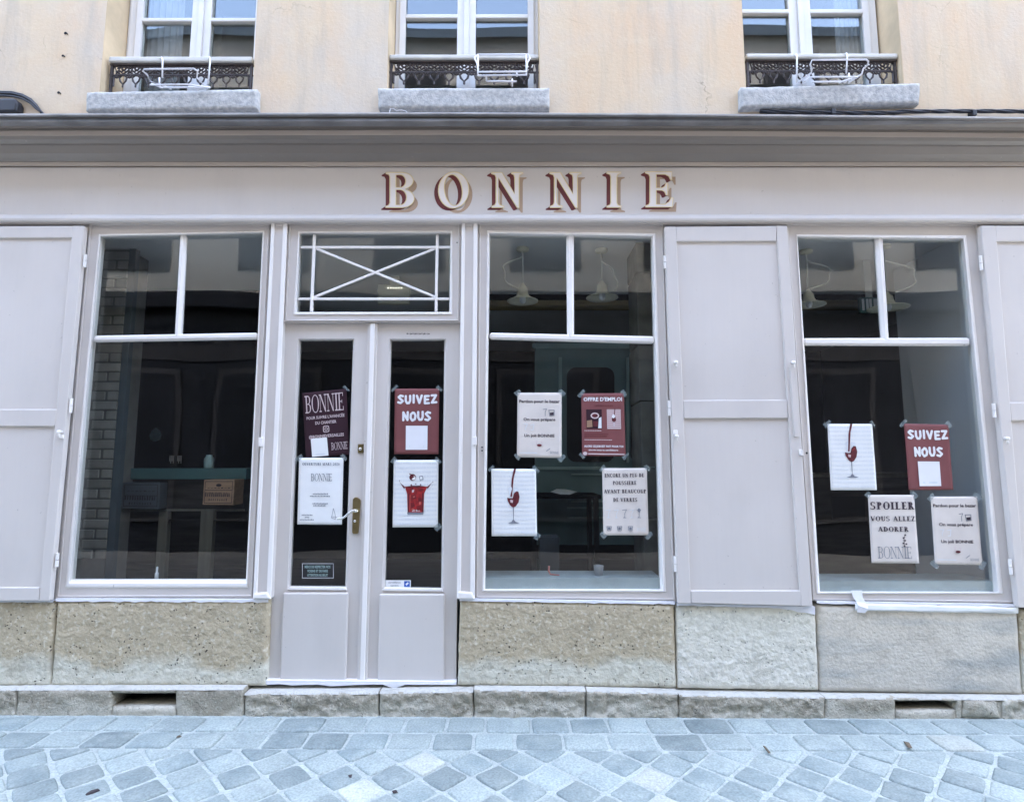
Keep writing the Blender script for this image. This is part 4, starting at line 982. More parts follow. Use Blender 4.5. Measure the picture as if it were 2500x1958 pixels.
# pendant lamps
def lamp(px, py0, py1, pw, cpx, cpy, y, loop, label):
    b = P(px, py1, y); wd = (P(px + pw / 2, py1, y).x - P(px - pw / 2, py1, y).x) / 2
    zt_ = P(px, py0, y).z; h = zt_ - b.z
    r = empty('pendant_lamp', (b.x, y, CZ), label, 'lamp', 'pendant lamps behind the shop windows')
    prof = [(.012, h + .02), (.022, h), (.036, h * .86), (.042, h * .5), (.052, h * .30), (.078, h * .17), (wd * .8, h * .06), (wd, 0), (wd, -.004), (wd * .8, h * .04), (.074, h * .14), (.047, h * .27), (.036, h * .5), (.02, h * .9)]
    put(MB().lathe(prof, (b.x, y, b.z), 28), 'lamp_shade', 'lamp_cream', r, smooth=True)
    put(MB().lathe([(.0001, -.045), (.018, -.036), (.026, -.016), (.022, .01), (.012, .03)], (b.x, y, b.z + .02), 14), 'bulb', 'paint_white', r, smooth=True)
    put(MB().lathe([(.05, 0), (.048, -.018), (.012, -.026)], (b.x, y, CZ - .001), 18), 'canopy', 'lamp_cream', r, smooth=True)
    zt2 = b.z + h
    put(MB().tube([(b.x, y, CZ - .02), (b.x + .002, y, (CZ + zt2) / 2), (b.x, y, zt2)], .0045, 6), 'stem', 'cord_white', r)
    pts = []
    for t in range(25):
        a = t / 24; pts.append(Vector((b.x + loop[0] * math.sin(math.pi * a) * (1 + .2 * math.sin(a * 9)) + loop[1] * a * a, y - .03 * math.sin(math.pi * a), lerp(zt2 + .28 * loop[2], zt2 - .02 * loop[3], a))))
    put(MB().tube(pts, .006, 6), 'cord', 'cord_white', r, smooth=True)
lamp(1276, 698, 735, 76, 1275, 607, .55, (-.17, 0, .82, 2), 'cream bell pendant lamp with cord looped to the left, left pane of the middle window')
lamp(1470, 692, 727, 78, 1468, 613, .58, (.08, .10, .62, 3), 'cream bell pendant lamp with short twisted cord, right pane of the middle window')
lamp(1975, 714, 745, 76, 1967, 617, .60, (.19, 0, .9, -1), 'cream bell pendant lamp partly hidden by the frame, left pane of the right window')
lamp(2168, 720, 752, 90, 2160, 620, .5, (.22, .06, .95, -1), 'cream bell pendant lamp crossed by the mullion of the right window')
# emergency light box seen through the transom
eb = quadpts(rect(923, 694, 1000, 741), 1.2)
em = MB().box(eb[0].x, eb[1].x, 1.2, 1.25, eb[2].z, eb[0].z).build('emergency_light', 'lamp_cream', org=((eb[0].x + eb[1].x) / 2, 1.22, eb[0].z), bevel=.004)
tag(em, 'white emergency light box with lit dots seen through the transom window', 'light')
for k in range(6):
    p = eb[0].lerp(eb[1], .32 + k * .085); put(MB().lathe([(.008, 0), (.006, .004)], (p.x, 1.199, eb[0].z - .035), 8, 'y'), 'lit_dot', 'led', em)
put(MB().box(eb[0].x + .1, eb[1].x - .1, 1.21, 1.24, eb[0].z, CZ), 'hanger', 'lamp_cream', em)
eb = quadpts(rect(2098, 726, 2150, 764), .80)
ex = MB().box(eb[0].x, eb[1].x, .80, .83, eb[2].z, eb[0].z).build('exit_sign', 'teal_glassy', org=((eb[0].x + eb[1].x) / 2, .96, eb[0].z), bevel=.003)
tag(ex, 'greenish hanging exit sign beside the lamp in the right window', 'exit sign')
for a, b in ((.1, .2), (.3, .4), (.45, .55), (.65, .85)):
    put(MB().box(lerp(eb[0].x, eb[1].x, a), lerp(eb[0].x, eb[1].x, b), .796, .801, eb[2].z + .02, eb[0].z - .015), 'pictogram', 'ink_white', ex)
put(MB().box(eb[0].x + .06, eb[1].x - .06, .81, .82, eb[0].z, CZ), 'hanger', 'cord_white', ex)
# teal panelling standing in for the opposite shopfront's reflection in the middle window
TY = 1.66
pt = empty('mirrored_shopfront', (P(1440, 1400, TY).x, TY, .16), 'dark teal partition standing in for the mirrored shopfront opposite, behind middle window', 'partition')
def rrect(x0, y0, x1, y1, r, n_=5):
    o = []
    for cx, cy, a0 in ((x1 - r, y0 + r, -90), (x1 - r, y1 - r, 0), (x0 + r, y1 - r, 90), (x0 + r, y0 + r, 180)):
        for k in range(n_ + 1): a = R(a0 + 90 * k / n_); o.append((cx + r * math.cos(a), cy + r * math.sin(a)))
    return o
put(MB().prism([(1306, 836), (1600, 836), (1600, 1330), (1306, 1330)], TY, TY + .05), 'panel_frame', 'teal_paint', pt, bevel=.004)
put(MB().prism(rrect(1384, 897, 1500, 1128, 22), TY - .012, TY - .001), 'door_light', 'dark_hole', pt)
put(MB().prism(rrect(1540, 870, 1596, 1128, 18), TY - .012, TY - .001), 'door_light', 'dark_hole', pt)
for a, b in (((1300, 838), (1600, 850)), ((1300, 1140), (1600, 1147)), ((1395, 1156), (1480, 1160)), ((1395, 1222), (1480, 1226)), ((1385, 1238), (1500, 1242)), ((1385, 1262), (1500, 1266)), ((1364, 872), (1372, 1130)), ((1530, 872), (1536, 1130))):
    put(MB().prism(rect(a[0], a[1], b[0], b[1]), TY - .03, TY - .0005), 'rail', 'teal_light', pt, bevel=.003)
for k in range(9): put(MB().prism(rect(1578, 1172 + k * 9, 1600, 1176 + k * 9), TY - .025, TY - .0005), 'louvre', 'teal_light', pt)
# stone pillar at the right of the middle window
pil = empty('stone_pillar', (P(1590, 1200, .42).x, .5, .16), 'rough pale stone pillar inside at the right edge of the middle window', 'pillar')
x0, x1 = P(1562, 1000, .42).x, P(1640, 1000, .42).x; z = .16
k = 0
while z < CZ - .05:
    h = (.42, .55, .36, .48)[k % 4]; z1 = min(z + h, CZ - .004); put(MB().box(x0 + .004 * (k % 2), x1, .42 + .005 * (k % 3), .75, z + .004, z1 - .004), 'block', 'pillar_stone', pil, bevel=.008); z = z1; k += 1
# plastic cup, pink hook, paper, stand
c = P(1462, 1414, .13); zs = P(1460, 1411, .045).z
cup = MB().lathe([(.026, 0), (.033, .062), (.034, .064), (.031, .06), (.024, .004)], (c.x, .13, zs + .001), 18).build('plastic_cup', 'curtain', org=(c.x, .13, zs), smooth=True)
tag(cup, 'frosted plastic cup standing on the inner sill of middle window', 'cup')
c = P(1345, 1410, .12); hk_ = MB().tube([(c.x - .012, .12, zs + .062), (c.x - .014, .12, zs + .03), (c.x - .004, .12, zs + .010), (c.x + .03, .115, zs + .007), (c.x + .055, .11, zs + .006)], lambda t: .007 - .003 * t, 7).build('hook', 'pink_plastic', org=(c.x, .12, zs), smooth=True)
tag(hk_, 'bent pink plastic hook lying on the inner sill of middle window', 'hook')
c = P(1375, 1200, 1.3); q = [c + Vector((-.11, 0, 0)), c + Vector((-.05, .1, .018)), c + Vector((.04, .12, .014)), c + Vector((.12, 0, .0)), c + Vector((.05, -.08, -.018)), c + Vector((-.03, -.08, -.016))]
pp = MB().loft([q, [v_ + Vector((0, 0, -.003)) for v_ in q]], True, True).build('paper_sheet', 'paper_white', org=c); tag(pp, 'small pale blue sheet lying on a table inside the middle window', 'paper')
tb_ = empty('table', (c.x, 1.35, .16), 'dark side table with pale sheet on it inside the middle window', 'table')
put(MB().box(c.x - .3, c.x + .3, 1.1, 1.6, c.z - .05, c.z - .022), 'table_top', 'room_dark', tb_)
for sx in (-1, 1):
    for sy in (1.14, 1.56): put(MB().box(c.x + sx * .26 - .02, c.x + sx * .26 + .02, sy - .02, sy + .02, .16, c.z - .05), 'leg', 'room_dark', tb_)
a, b = P(1318, 1400, .9).x, P(1366, 1400, .9).x; bx_ = MB().box(a, b, .9, 1.1, .16, P(1340, 1312, .9).z).build('carton', 'crate_grey', org=((a + b) / 2, 1, .16), bevel=.004); tag(bx_, 'plain grey carton standing on the floor inside the middle window', 'carton')
# back bar behind the right window
RY = 1.9
rb = empty('back_bar', (P(2100, 1300, RY).x, RY + .2, .16), 'low dark wooden bar with a black opening behind the right window', 'bar')
a, b = P(1960, 1200, RY).x, P(2290, 1200, RY).x; zt = P(2000, 1155, RY).z
put(MB().box(a, b, RY - .04, RY + .5, zt - .04, zt), 'bar_top', 'pale_wood', rb, bevel=.004)
put(MB().box(a + .02, b - .02, RY, RY + .46, .16, zt - .04), 'bar_front', 'counter_dark', rb)
put(MB().prism(rect(2032, 1212, 2112, 1270), RY - .01, RY - .001), 'opening', 'dark_hole', rb)

# ================================================================== THINGS ON THE FRONT
PY = .0335      # posters hang on the outer face of the panes
PD = .0555
def poster(q, y, m, label, cat='poster', tapes='TL TR BL BR', th_=.0006, name='poster', group=None):
    c = quadpts(q, y); N_ = 24; a = Art(q, y, .0016)
    front = [[a.at(i / 16, j / N_, 0) for i in range(17)] for j in range(N_ + 1)]
    mb = MB().sheet(front); ring = front[0] + [r[-1] for r in front[1:]] + front[-1][-2::-1] + [r[0] for r in front[-2:0:-1]]
    mb.loft([ring, [p + Vector((0, th_, 0)) for p in ring]]); mb.sheet([[p + Vector((0, th_, 0)) for p in r] for r in front])
    o = mb.build(name, m, org=(c[2] + c[3]) / 2, smooth=True); tag(o, label, cat, group)
    rt = random.Random(int(q[0][0] * 7 + q[0][1])); asp = a.w / a.h
    for t in tapes.split():
        u = 0 if 'L' in t else 1; v = 0 if 'T' in t else 1; sg = 1 if (u == v) else -1
        L_, W_ = .085 * rt.uniform(.8, 1.25), .042 * rt.uniform(.85, 1.2); pts = []
        for p_, r_ in ((-L_, -W_), (L_, -W_), (L_, W_), (-L_, W_)):
            # strip runs across the corner
            an = R(45 + rt.uniform(-16, 16)); k0, k1 = math.cos(an), math.sin(an); ex_, ey_ = (k0, -k1 * sg); fx, fy = (k1 * sg, k0)
            pts.append((u + p_ * ex_ + r_ * fx, v + (p_ * ey_ + r_ * fy) * asp))
        a.poly('tape', pts, 'tape' + t)
    return o, a
# --- left door
o, a = poster([(738, 960), (846, 949), (853, 1110), (747, 1118)], PD, 'paper_plum', 'dark plum BONNIE poster hung askew at the top of the left door', tapes='TR')
a.serif('ink_pink', 'BONNIE', .05, .05, .93, .32, T=.13, tn=.045, gap=.02)
a.text('ink_pink', "POUR SUIVRE L'AVANCÉE", .07, .375, .93, .42, .02); a.text('ink_pink', 'DU CHANTIER', .26, .46, .74, .505, .02)
for k in range(12):
    t0, t1 = k / 12 * 2 * math.pi, (k + 1) / 12 * 2 * math.pi
    sq = lambda t, r: (.5 + r * math.copysign(abs(math.cos(t)) ** .45, math.cos(t)), .585 + r * .70 * math.copysign(abs(math.sin(t)) ** .45, math.sin(t)))
    a.poly('ink_pink', [sq(t0, .072), sq(t1, .072), sq(t1, .056), sq(t0, .056)], 'emblem')
    cc = lambda t, r: (.5 + r * math.cos(t), .585 + r * .70 * math.sin(t))
    a.poly('ink_pink', [cc(t0, .038), cc(t1, .038), cc(t1, .024), cc(t0, .024)], 'emblem')
a.text('ink_pink', '@BONNIEVERSAILLES', .10, .665, .90, .71, .02)
a.serif('ink_pink', 'BONNIE', .60, .80, .98, .91, T=.13, tn=.05, gap=.02); a.done(o)
q = [(758.5, 1071), (798, 1067.5), (802, 1112), (762, 1115.5)]
c = quadpts(q, PD - .004); o = MB().prism(q, PD - .004, PD - .0034).build('card', 'paper_white', org=c[3]); tag(o, 'small blank white card stuck on the plum poster of the left door', 'card')
a = Art(q, PD - .004); a.box('ink_pale', .22, .86, .80, .91); a.done(o)
o, a = poster([(730.5, 1117.5), (839, 1117.5), (835, 1280.5), (726, 1280)], PD - .005, 'paper_white', 'crumpled white opening notice with blue grey BONNIE heading on the left door', 'poster', 'TL TR')
a.serif('ink_grey', 'OUVERTURE MARS 2026', .08, .075, .92, .115, T=.24, tn=.10); a.serif('ink_grey', 'BONNIE', .28, .24, .76, .35, T=.13, tn=.05, gap=.02)
for u0, u1, v_ in ((.33, .70, .545), (.27, .76, .58), (.33, .68, .69), (.35, .65, .72), (.10, .35, .86), (.17, .30, .895), (.06, .41, .93)):
    n_ = int((u1 - u0) / .035)
    for k in range(n_): a.box('ink_grey', u0 + k * .035, v_ - .006 - .003 * (k % 2), u0 + k * .035 + .026, v_ + .006)
a.stroke('ink_grey', [(.80, .76), (.78, .84), (.76, .90), (.86, .92), (.84, .84), (.80, .76)], .008); a.stroke('ink_grey', [(.76, .88), (.88, .89)], .008); a.done(o)
# --- SUIVEZ NOUS posters
HAND = {'S': [[(.85, .10), (.45, .02), (.15, .22), (.5, .48), (.85, .72), (.5, .97), (.08, .88)]], 'U': [[(.12, .05), (.12, .65), (.35, .96), (.68, .94), (.88, .62), (.86, .02)]], 'I': [[(.5, .03), (.5, .97)]],
        'V': [[(.08, .05), (.5, .96), (.9, .02)]], 'E': [[(.85, .03), (.2, .05), (.2, .97), (.9, .95)], [(.2, .5), (.75, .48)]], 'Z': [[(.1, .05), (.85, .03), (.15, .97), (.92, .92)]],
        'N': [[(.15, .97), (.15, .05), (.85, .95), (.88, .03)]], 'O': [[(.5, .03), (.15, .25), (.1, .65), (.4, .97), (.8, .82), (.92, .4), (.7, .08), (.5, .03)]]}
def hand(a, t, u0, u1, v0, v1, wd):
    ws = [.45 if c == 'I' else 1 for c in t]; tot = sum(ws) + .25 * (len(t) - 1); x = 0; sc = (u1 - u0) / tot
    for k, c in enumerate(t):
        dv_ = .006 * math.sin(k * 2.1)
        for st2 in HAND[c]: a.stroke('ink_white', [(u0 + (x + px_ * ws[k]) * sc, v0 + dv_ + py_ * (v1 - v0)) for px_, py_ in st2], wd, 'lettering')
        x += ws[k] + .25
def suivez(q, y, label, card):
    o, a = poster(q, y, 'paper_red', label, tapes='TL TR', group='red SUIVEZ NOUS posters')
    hand(a, 'SUIVEZ', .07, .95, .105, .225, .052); hand(a, 'NOUS', .18, .82, .36, .49, .052)
    a.box('ink_white', *card, 'card'); a.box('ink_pale', card[0] + .08, card[3] - .065, card[2] - .08, card[3] - .04, 'card'); a.done(o)
suivez([(964, 949), (1072.5, 949), (1070.5, 1108.5), (962.5, 1108.5)], PD, 'red SUIVEZ NOUS poster on the right door above the red drink poster', (.26, .57, .75, .935))
suivez([(2206, 1034), (2315, 1036.5), (2327, 1196), (2218.5, 1196.5)], PY, 'red SUIVEZ NOUS poster in the right shop window against the pale wall', (.24, .57, .73, .94))
def faint(a, n_=15):
    for k in range(n_):
        v0 = .035 + k * .064
        if k % 2: a.text('ink_pale', 'BONNIE BONNIE BONNIE BONNIE', .03, v0, .97, v0 + .03, .01, 'backdrop_lettering')
        else: a.text('ink_pale', 'ONNIE BONNIE BONNIE BONNIE BON', .03, v0, .97, v0 + .03, .01, 'backdrop_lettering')
o, a = poster([(961.5, 1123), (1070.5, 1123), (1069, 1286.5), (958.5, 1287)], PD, 'paper_white', 'white poster of a splashing red drink in a tumbler on the right door', tapes='TL TR BR')
faint(a)
a.poly('drink_red', [(.31, .50), (.69, .50), (.68, .795), (.33, .795)], 'picture'); a.poly('drink_red', [(.26, .40), (.42, .385), (.60, .385), (.76, .40), (.69, .505), (.31, .505)], 'picture')
a.poly('drink_dark', [(.27, .41), (.13, .325), (.16, .35), (.24, .43)], 'picture'); a.poly('drink_dark', [(.74, .41), (.87, .335), (.84, .36), (.77, .43)], 'picture')
for u, v, r_ in ((.40, .375, .018), (.50, .36, .014), (.61, .37, .016), (.14, .31, .010), (.88, .33, .010)): a.ell('drink_dark', u, v, r_, r_ * .7, 'picture', 8)
a.ell('drink_dark', .43, .26, .075, .05, 'picture'); a.ell('paper_white', .445, .268, .05, .033, 'picture'); a.stroke('drink_dark', [(.36, .21), (.41, .22), (.38, .25)], .02, 'picture')
a.poly('ink_grey', [(.57, .245), (.65, .235), (.67, .29), (.59, .305)], 'picture'); a.poly('paper_white', [(.585, .255), (.64, .248), (.655, .285), (.60, .295)], 'picture')
a.poly('ink_grey', [(.315, .78), (.685, .78), (.675, .81), (.33, .81)], 'picture'); a.box('drink_dark', .335, .50, .36, .78, 'picture'); a.box('drink_dark', .645, .50, .672, .78, 'picture')
for u, v, w_, h_, m in ((.40, .52, .12, .07, 'drink_deep'), (.55, .56, .09, .08, 'drink_deep'), (.39, .63, .10, .08, 'drink_deep'), (.52, .68, .11, .07, 'drink_deep'), (.44, .535, .05, .03, 'drink_light'), (.58, .62, .04, .05, 'drink_light'), (.41, .72, .06, .025, 'drink_light'), (.36, .41, .10, .05, 'drink_deep'), (.56, .42, .12, .045, 'drink_deep')):
    a.poly(m, [(u, v + .01), (u + w_ * .8, v), (u + w_, v + h_ * .8), (u + w_ * .2, v + h_)], 'picture')
a.poly('drink_dark', [(.26, .40), (.42, .385), (.60, .385), (.76, .40), (.60, .408), (.42, .408)], 'picture')
a.poly('drink_light', [(.375, .52), (.385, .52), (.385, .76), (.375, .76)], 'picture'); a.poly('ink_pink', [(.42, .45), (.47, .44), (.46, .48), (.42, .49)], 'picture'); a.done(o)
# --- notices on the door glass
q = rect(738, 1375, 814.5, 1411); c = quadpts(q, PD + .001); o = MB().prism(q, PD, PD + .0005).build('notice', 'black_sign', org=c[3]); tag(o, 'small black notice with pale capitals low on the left door glass', 'notice')
a = Art(q, PD)
for b in ((0, 0, 1, .03), (0, .97, 1, 1), (0, .03, .012, .97), (.988, .03, 1, .97)): a.box('ink_white', *b, 'border')
a.text('tint_green', 'MERCI DE RESPECTER NOS', .08, .14, .90, .32, .03); a.text('tint_green', 'VOISINS ET DE FAIRE', .16, .42, .82, .60, .03); a.text('tint_green', 'ATTENTION AU BRUIT', .16, .70, .82, .88, .03); a.done(o)
q = rect(941, 1416, 1003, 1433.5); c = quadpts(q, PD); o = MB().prism(q, PD, PD + .0005).build('sticker', 'paper_white', org=c[3]); tag(o, 'white camera surveillance sticker with blue square at foot of right door', 'sticker')
a = Art(q, PD); a.box('sticker_blue', .74, .12, .96, .90, 'icon'); a.poly('ink_white', [(.79, .55), (.88, .25), (.92, .45), (.83, .75)], 'icon'); a.text('ink_grey', 'surveillance', .12, .18, .60, .42, .01); a.text('ink_grey', 'caméra', .20, .60, .52, .84, .01); a.done(o)
# --- middle window
def pardon(q, label):
    o, a = poster(q, PY, 'paper_cream', label, group='grey PARDON POUR LE BAZAR posters')
    a.text('ink', 'Pardon pour le bazar', .04, .11, .96, .155, .025); a.text('ink', 'On vous prépare', .14, .39, .86, .435, .025); a.text('ink', 'Un joli BONNIE', .16, .64, .84, .685, .025)
    a.stroke('ink_grey', [(.58, .26), (.66, .25), (.63, .30), (.63, .36)], .012, 'picture'); a.stroke('ink_grey', [(.71, .27), (.83, .27), (.83, .35), (.73, .36), (.71, .27)], .014, 'picture'); a.poly('ink', [(.73, .31), (.82, .30), (.82, .345), (.74, .35)], 'picture')
    a.stroke('ink_pale', [(.15, .49), (.23, .49), (.19, .55), (.19, .58)], .012, 'picture'); a.stroke('ink_pale', [(.30, .50), (.38, .49), (.36, .58), (.31, .58)], .012, 'picture')
    a.stroke('ink_pink', [(.44, .74), (.44, .80), (.50, .83), (.56, .80), (.55, .745)], .010, 'picture'); a.ell('drink_dark', .50, .812, .055, .020, 'picture')
    a.text('ink_grey', 'BONNIE', .75, .90, .93, .94, .0); a.stroke('ink_grey', [(.66, .90), (.70, .88), (.74, .86)], .012, 'picture'); a.box('ink_pale', .05, .925, .45, .935); a.done(o)
pardon([(1263.5, 959), (1371, 959), (1371, 1118), (1262, 1116)], 'grey Pardon pour le bazar poster beside the red job poster in the middle window')
pardon([(2271.5, 1212), (2385, 1212), (2398, 1379.5), (2282, 1377)], 'grey Pardon pour le bazar poster in the lower right of the right window')
o, a = poster([(1419, 960.5), (1523, 960), (1527.5, 1114), (1421, 1112.5)], PY, 'paper_red', "red OFFRE D'EMPLOI job poster with two pictures in the middle window")
a.text('ink_white', "OFFRE D'EMPLOI", .05, .065, .95, .125, .03)
a.box('paper_plum', .11, .26, .47, .57, 'picture'); a.ell('ink_pink', .31, .36, .10, .05, 'picture'); a.ell('drink_dark', .31, .36, .07, .03, 'picture'); a.poly('crate_wood', [(.12, .44), (.24, .43), (.25, .54), (.12, .55)], 'picture'); a.poly('drink_dark', [(.26, .45), (.38, .45), (.37, .53), (.27, .53)], 'picture'); a.poly('ink_pale', [(.40, .40), (.46, .38), (.46, .56), (.38, .56)], 'picture')
a.box('ink_pink', .59, .26, .91, .57, 'picture')
for k in range(9): a.box('paper_red', .60, .275 + k * .033, .90, .282 + k * .033, 'picture')
a.stroke('drink_dark', [(.78, .25), (.75, .40)], .02, 'picture'); a.ell('drink_dark', .75, .42, .05, .045, 'picture'); a.ell('ink_white', .74, .37, .035, .03, 'picture'); a.stroke('ink_pale', [(.75, .46), (.75, .53)], .01, 'picture')
for u0, u1, v_, m in ((.06, .46, .60, 'ink_pink'), (.06, .64, .655, 'drink_dark'), (.06, .58, .69, 'drink_dark'), (.06, .74, .745, 'ink_pink'), (.30, .76, .20, 'drink_dark')):
    n_ = int((u1 - u0) / .04)
    for k in range(n_): a.box(m, u0 + k * .04, v_ - .006, u0 + k * .04 + .03, v_ + .006)
a.text('ink_white', 'ALORS CE JOB EST FAIT POUR TOI', .05, .83, .95, .862, .03); a.text('ink_white', 'envoie nous ta candidature', .15, .89, .83, .918, .02); a.ell('ink_pink', .07, .965, .05, .03, 'icon'); a.box('ink_pink', .14, .96, .97, .978); a.done(o)
def wine(q, label, tp):
    o, a = poster(q, PY, 'paper_white', label, tapes=tp, group='white posters of poured red wine')
    faint(a)
    a.poly('drink_dark', [(.505, .0), (.555, .0), (.50, .13), (.455, .42), (.42, .42), (.455, .15)], 'picture')
    a.poly('ink_pale', [(.38, .28), (.44, .26), (.46, .30), (.40, .44)], 'picture'); a.poly('ink_pale', [(.50, .27), (.58, .28), (.60, .34), (.50, .36)], 'picture')
    a.poly('drink_dark', [(.35, .43), (.40, .44), (.47, .44), (.50, .37), (.55, .335), (.60, .34), (.625, .42), (.60, .50), (.54, .56), (.48, .58), (.42, .55), (.36, .48)], 'picture')
    a.poly('drink_red', [(.52, .40), (.57, .36), (.585, .43), (.54, .49)], 'picture'); a.poly('ink_pink', [(.42, .46), (.48, .47), (.47, .51), (.42, .50)], 'picture')
    a.poly('ink_grey', [(.475, .575), (.495, .575), (.490, .76), (.478, .76)], 'picture'); a.poly('ink_grey', [(.36, .805), (.44, .79), (.475, .755), (.49, .755), (.53, .79), (.62, .805), (.55, .815), (.42, .815)], 'picture'); a.done(o)
wine([(1199.5, 1144), (1308.5, 1145), (1311, 1308.5), (1200.5, 1308.5)], 'white poster of poured red wine at the lower left of the middle window', 'TL TR BR')
wine([(2019.5, 1035), (2129, 1035), (2140.5, 1196.5), (2028, 1196.5)], 'white poster of poured red wine at the upper left of the right window', 'TL TR')
o, a = poster([(1470, 1143), (1579, 1142.5), (1583.5, 1306.5), (1473, 1306.5)], PY, 'paper_cream', 'grey ENCORE UN PEU DE POUSSIÈRE poster at lower right of middle window')
for t, u0, u1, v_ in (('ENCORE UN PEU DE', .05, .93, .08), ('POUSSIÈRE', .23, .76, .195), ('AVANT BEAUCOUP', .03, .97, .32), ('DE VERRES', .23, .77, .447)): a.serif('ink', t, u0, v_, u1, v_ + .055, T=.25, tn=.11)
for k, u in enumerate((.12, .30, .48, .64, .80)):
    m = 'ink_grey' if k in (2, 4) else 'ink_pale'; a.stroke(m, [(u - .05, .63), (u + .04, .62), (u, .68), (u, .73), (u - .03, .74), (u + .03, .74)], .010, 'picture')
a.ell('ink_grey', .80, .63, .03, .03, 'picture')
for k, u in enumerate((.13, .36, .60)):
    a.stroke('ink_grey', [(u - .05, .87), (u + .05, .87), (u + .035, .93), (u - .035, .93), (u - .05, .87)], .012, 'picture'); a.ell('ink_grey', u, .90, .03, .02, 'picture')
a.serif('ink_pale', 'BONNIE', .74, .89, .94, .94, T=.14, tn=.05); a.done(o)
# --- right window
o, a = poster([(2118.5, 1208), (2231, 1208), (2243.5, 1375), (2127.5, 1374)], PY, 'paper_cream', 'grey SPOILER VOUS ALLEZ ADORER poster at the bottom of the right window', tapes='TL TR')
a.serif('ink', 'SPOILER', .03, .105, .985, .215, T=.27, tn=.09); a.serif('ink', 'VOUS ALLEZ', .02, .315, .985, .385, T=.24, tn=.09); a.serif('ink', 'ADORER', .17, .47, .83, .54, T=.24, tn=.09)
a.serif('ink_grey', 'BONNIE', .14, .76, .86, .93, T=.10, tn=.035, gap=.02)
for u, v in ((.74, .59), (.70, .63), (.73, .67), (.69, .71), (.75, .72), (.71, .75)): a.ell('ink', u, v, .022, .012, 'picture', 8)
a.stroke('ink', [(.75, .58), (.71, .66), (.72, .75)], .010, 'picture'); a.done(o)

# torn masking tape and film below the right window
up, lo = [], []
mk = MB()
rows = []
for j_, (ya, yb) in enumerate(((1473, 1482), (1478, 1487), (1486, 1492), (1490, 1497))):
    r_ = []
    for k in range(31):
        t = k / 30; x = lerp(2088, 2486, t); y = lerp(ya, yb, t) + 2.5 * noise.noise(Vector((t * 6, j_, 1)))
        r_.append(P(x, y, -.030 - .012 * abs(noise.noise(Vector((t * 5, j_ * .8, 2))))))
    rows.append(r_)
ms = mk.sheet(rows).build('masking_film', 'paper_white', org=P(2290, 1492, -.03), fix=False, smooth=True); tag(ms, 'crinkled white masking film stuck along the bottom of the right window', 'masking film')
so = ms.modifiers.new('thick', 'SOLIDIFY'); so.thickness = .0008
tp = [[(2078, 1441), (2104, 1441)], [(2082, 1456), (2106, 1458)], [(2090, 1468), (2114, 1472)], [(2096, 1478), (2120, 1486)], [(2092, 1494), (2112, 1496)]]
rows = [[P(x, y, -.016 - .006 * k - (.01 if k == 3 else 0)) for x, y in r_] for k, r_ in enumerate(tp)]
ms = MB().sheet(rows).build('masking_tape', 'paint_white', org=P(2100, 1480, -.03), fix=False); tag(ms, 'torn curl of white masking tape hanging from the right window sill', 'tape'); so = ms.modifiers.new('thick', 'SOLIDIFY'); so.thickness = .0008

# ---- wire planter holders on the guard rails
def holder(lines, y, label, pts_y=None):
    mb = MB(); c = P(lines[0][0][0], lines[0][0][1], y)
    for ln_ in lines:
        cl = ln_[0] == ln_[-1]; pts = [P(p[0], p[1], y + (p[2] if len(p) > 2 else 0)) for p in ln_]
        mb.tube(pts, .0060, 6)
    o = mb.build('planter_holder', 'wire_white', org=c, smooth=True); tag(o, label, 'planter holder', 'white wire planter holders on the window guards'); return o
k_ = .3668
def C1(*p): return [(x * k_, y * k_, *r) for x, y, *r in p]
holder([C1((1066, 395, .06), (1075, 386, .03), (1082, 400, -.03), (1080, 520, -.02)), C1((1388, 395, .06), (1395, 384, .03), (1400, 400, -.03), (1385, 560, -.02)),
        C1((1140, 595, .0), (1060, 560, -.02), (1000, 545, -.06), (980, 500, -.10), (950, 475, -.12), (960, 464, -.13), (1060, 462, -.13), (1290, 460, -.13), (1315, 475, -.12), (1310, 520, -.08), (1360, 570, -.03), (1400, 585, .0)),
        C1((1000, 568, -.10), (1250, 565, -.10), (1400, 585, -.02)), C1((1060, 585, -.02), (1395, 584, -.02)), C1((1010, 560, -.1), (1080, 585, -.03)), C1((1062, 520, -.02), (1060, 570, -.02))], .02,
       'white wire planter holder hanging below the rail of the left upper window')
C2 = lambda *p: [(800 + x * .41265, y * .41265, *r) for x, y, *r in p]
holder([C2((890, 325, -.03), (1185, 325, -.03), (1198, 345, -.04), (1180, 375, -.06), (1178, 445, -.06), (890, 450, -.06), (885, 378, -.06), (868, 345, -.04), (890, 325, -.03)),
        C2((890, 330, -.03), (888, 448, -.06)), C2((1175, 330, -.03), (1176, 448, -.06)), C2((890, 428, -.09), (1178, 426, -.09)), C2((940, 482, -.03), (1118, 484, -.03)), C2((1092, 470, -.02), (1092, 515, -.02)), C2((1118, 424, -.07), (1120, 455, -.06)), C2((938, 450, -.06), (940, 482, -.03))], .03,
       'white wire planter holder clipped upright over the rail of the middle upper window')
C3 = lambda *p: [(1700 + x * k_, y * k_, *r) for x, y, *r in p]
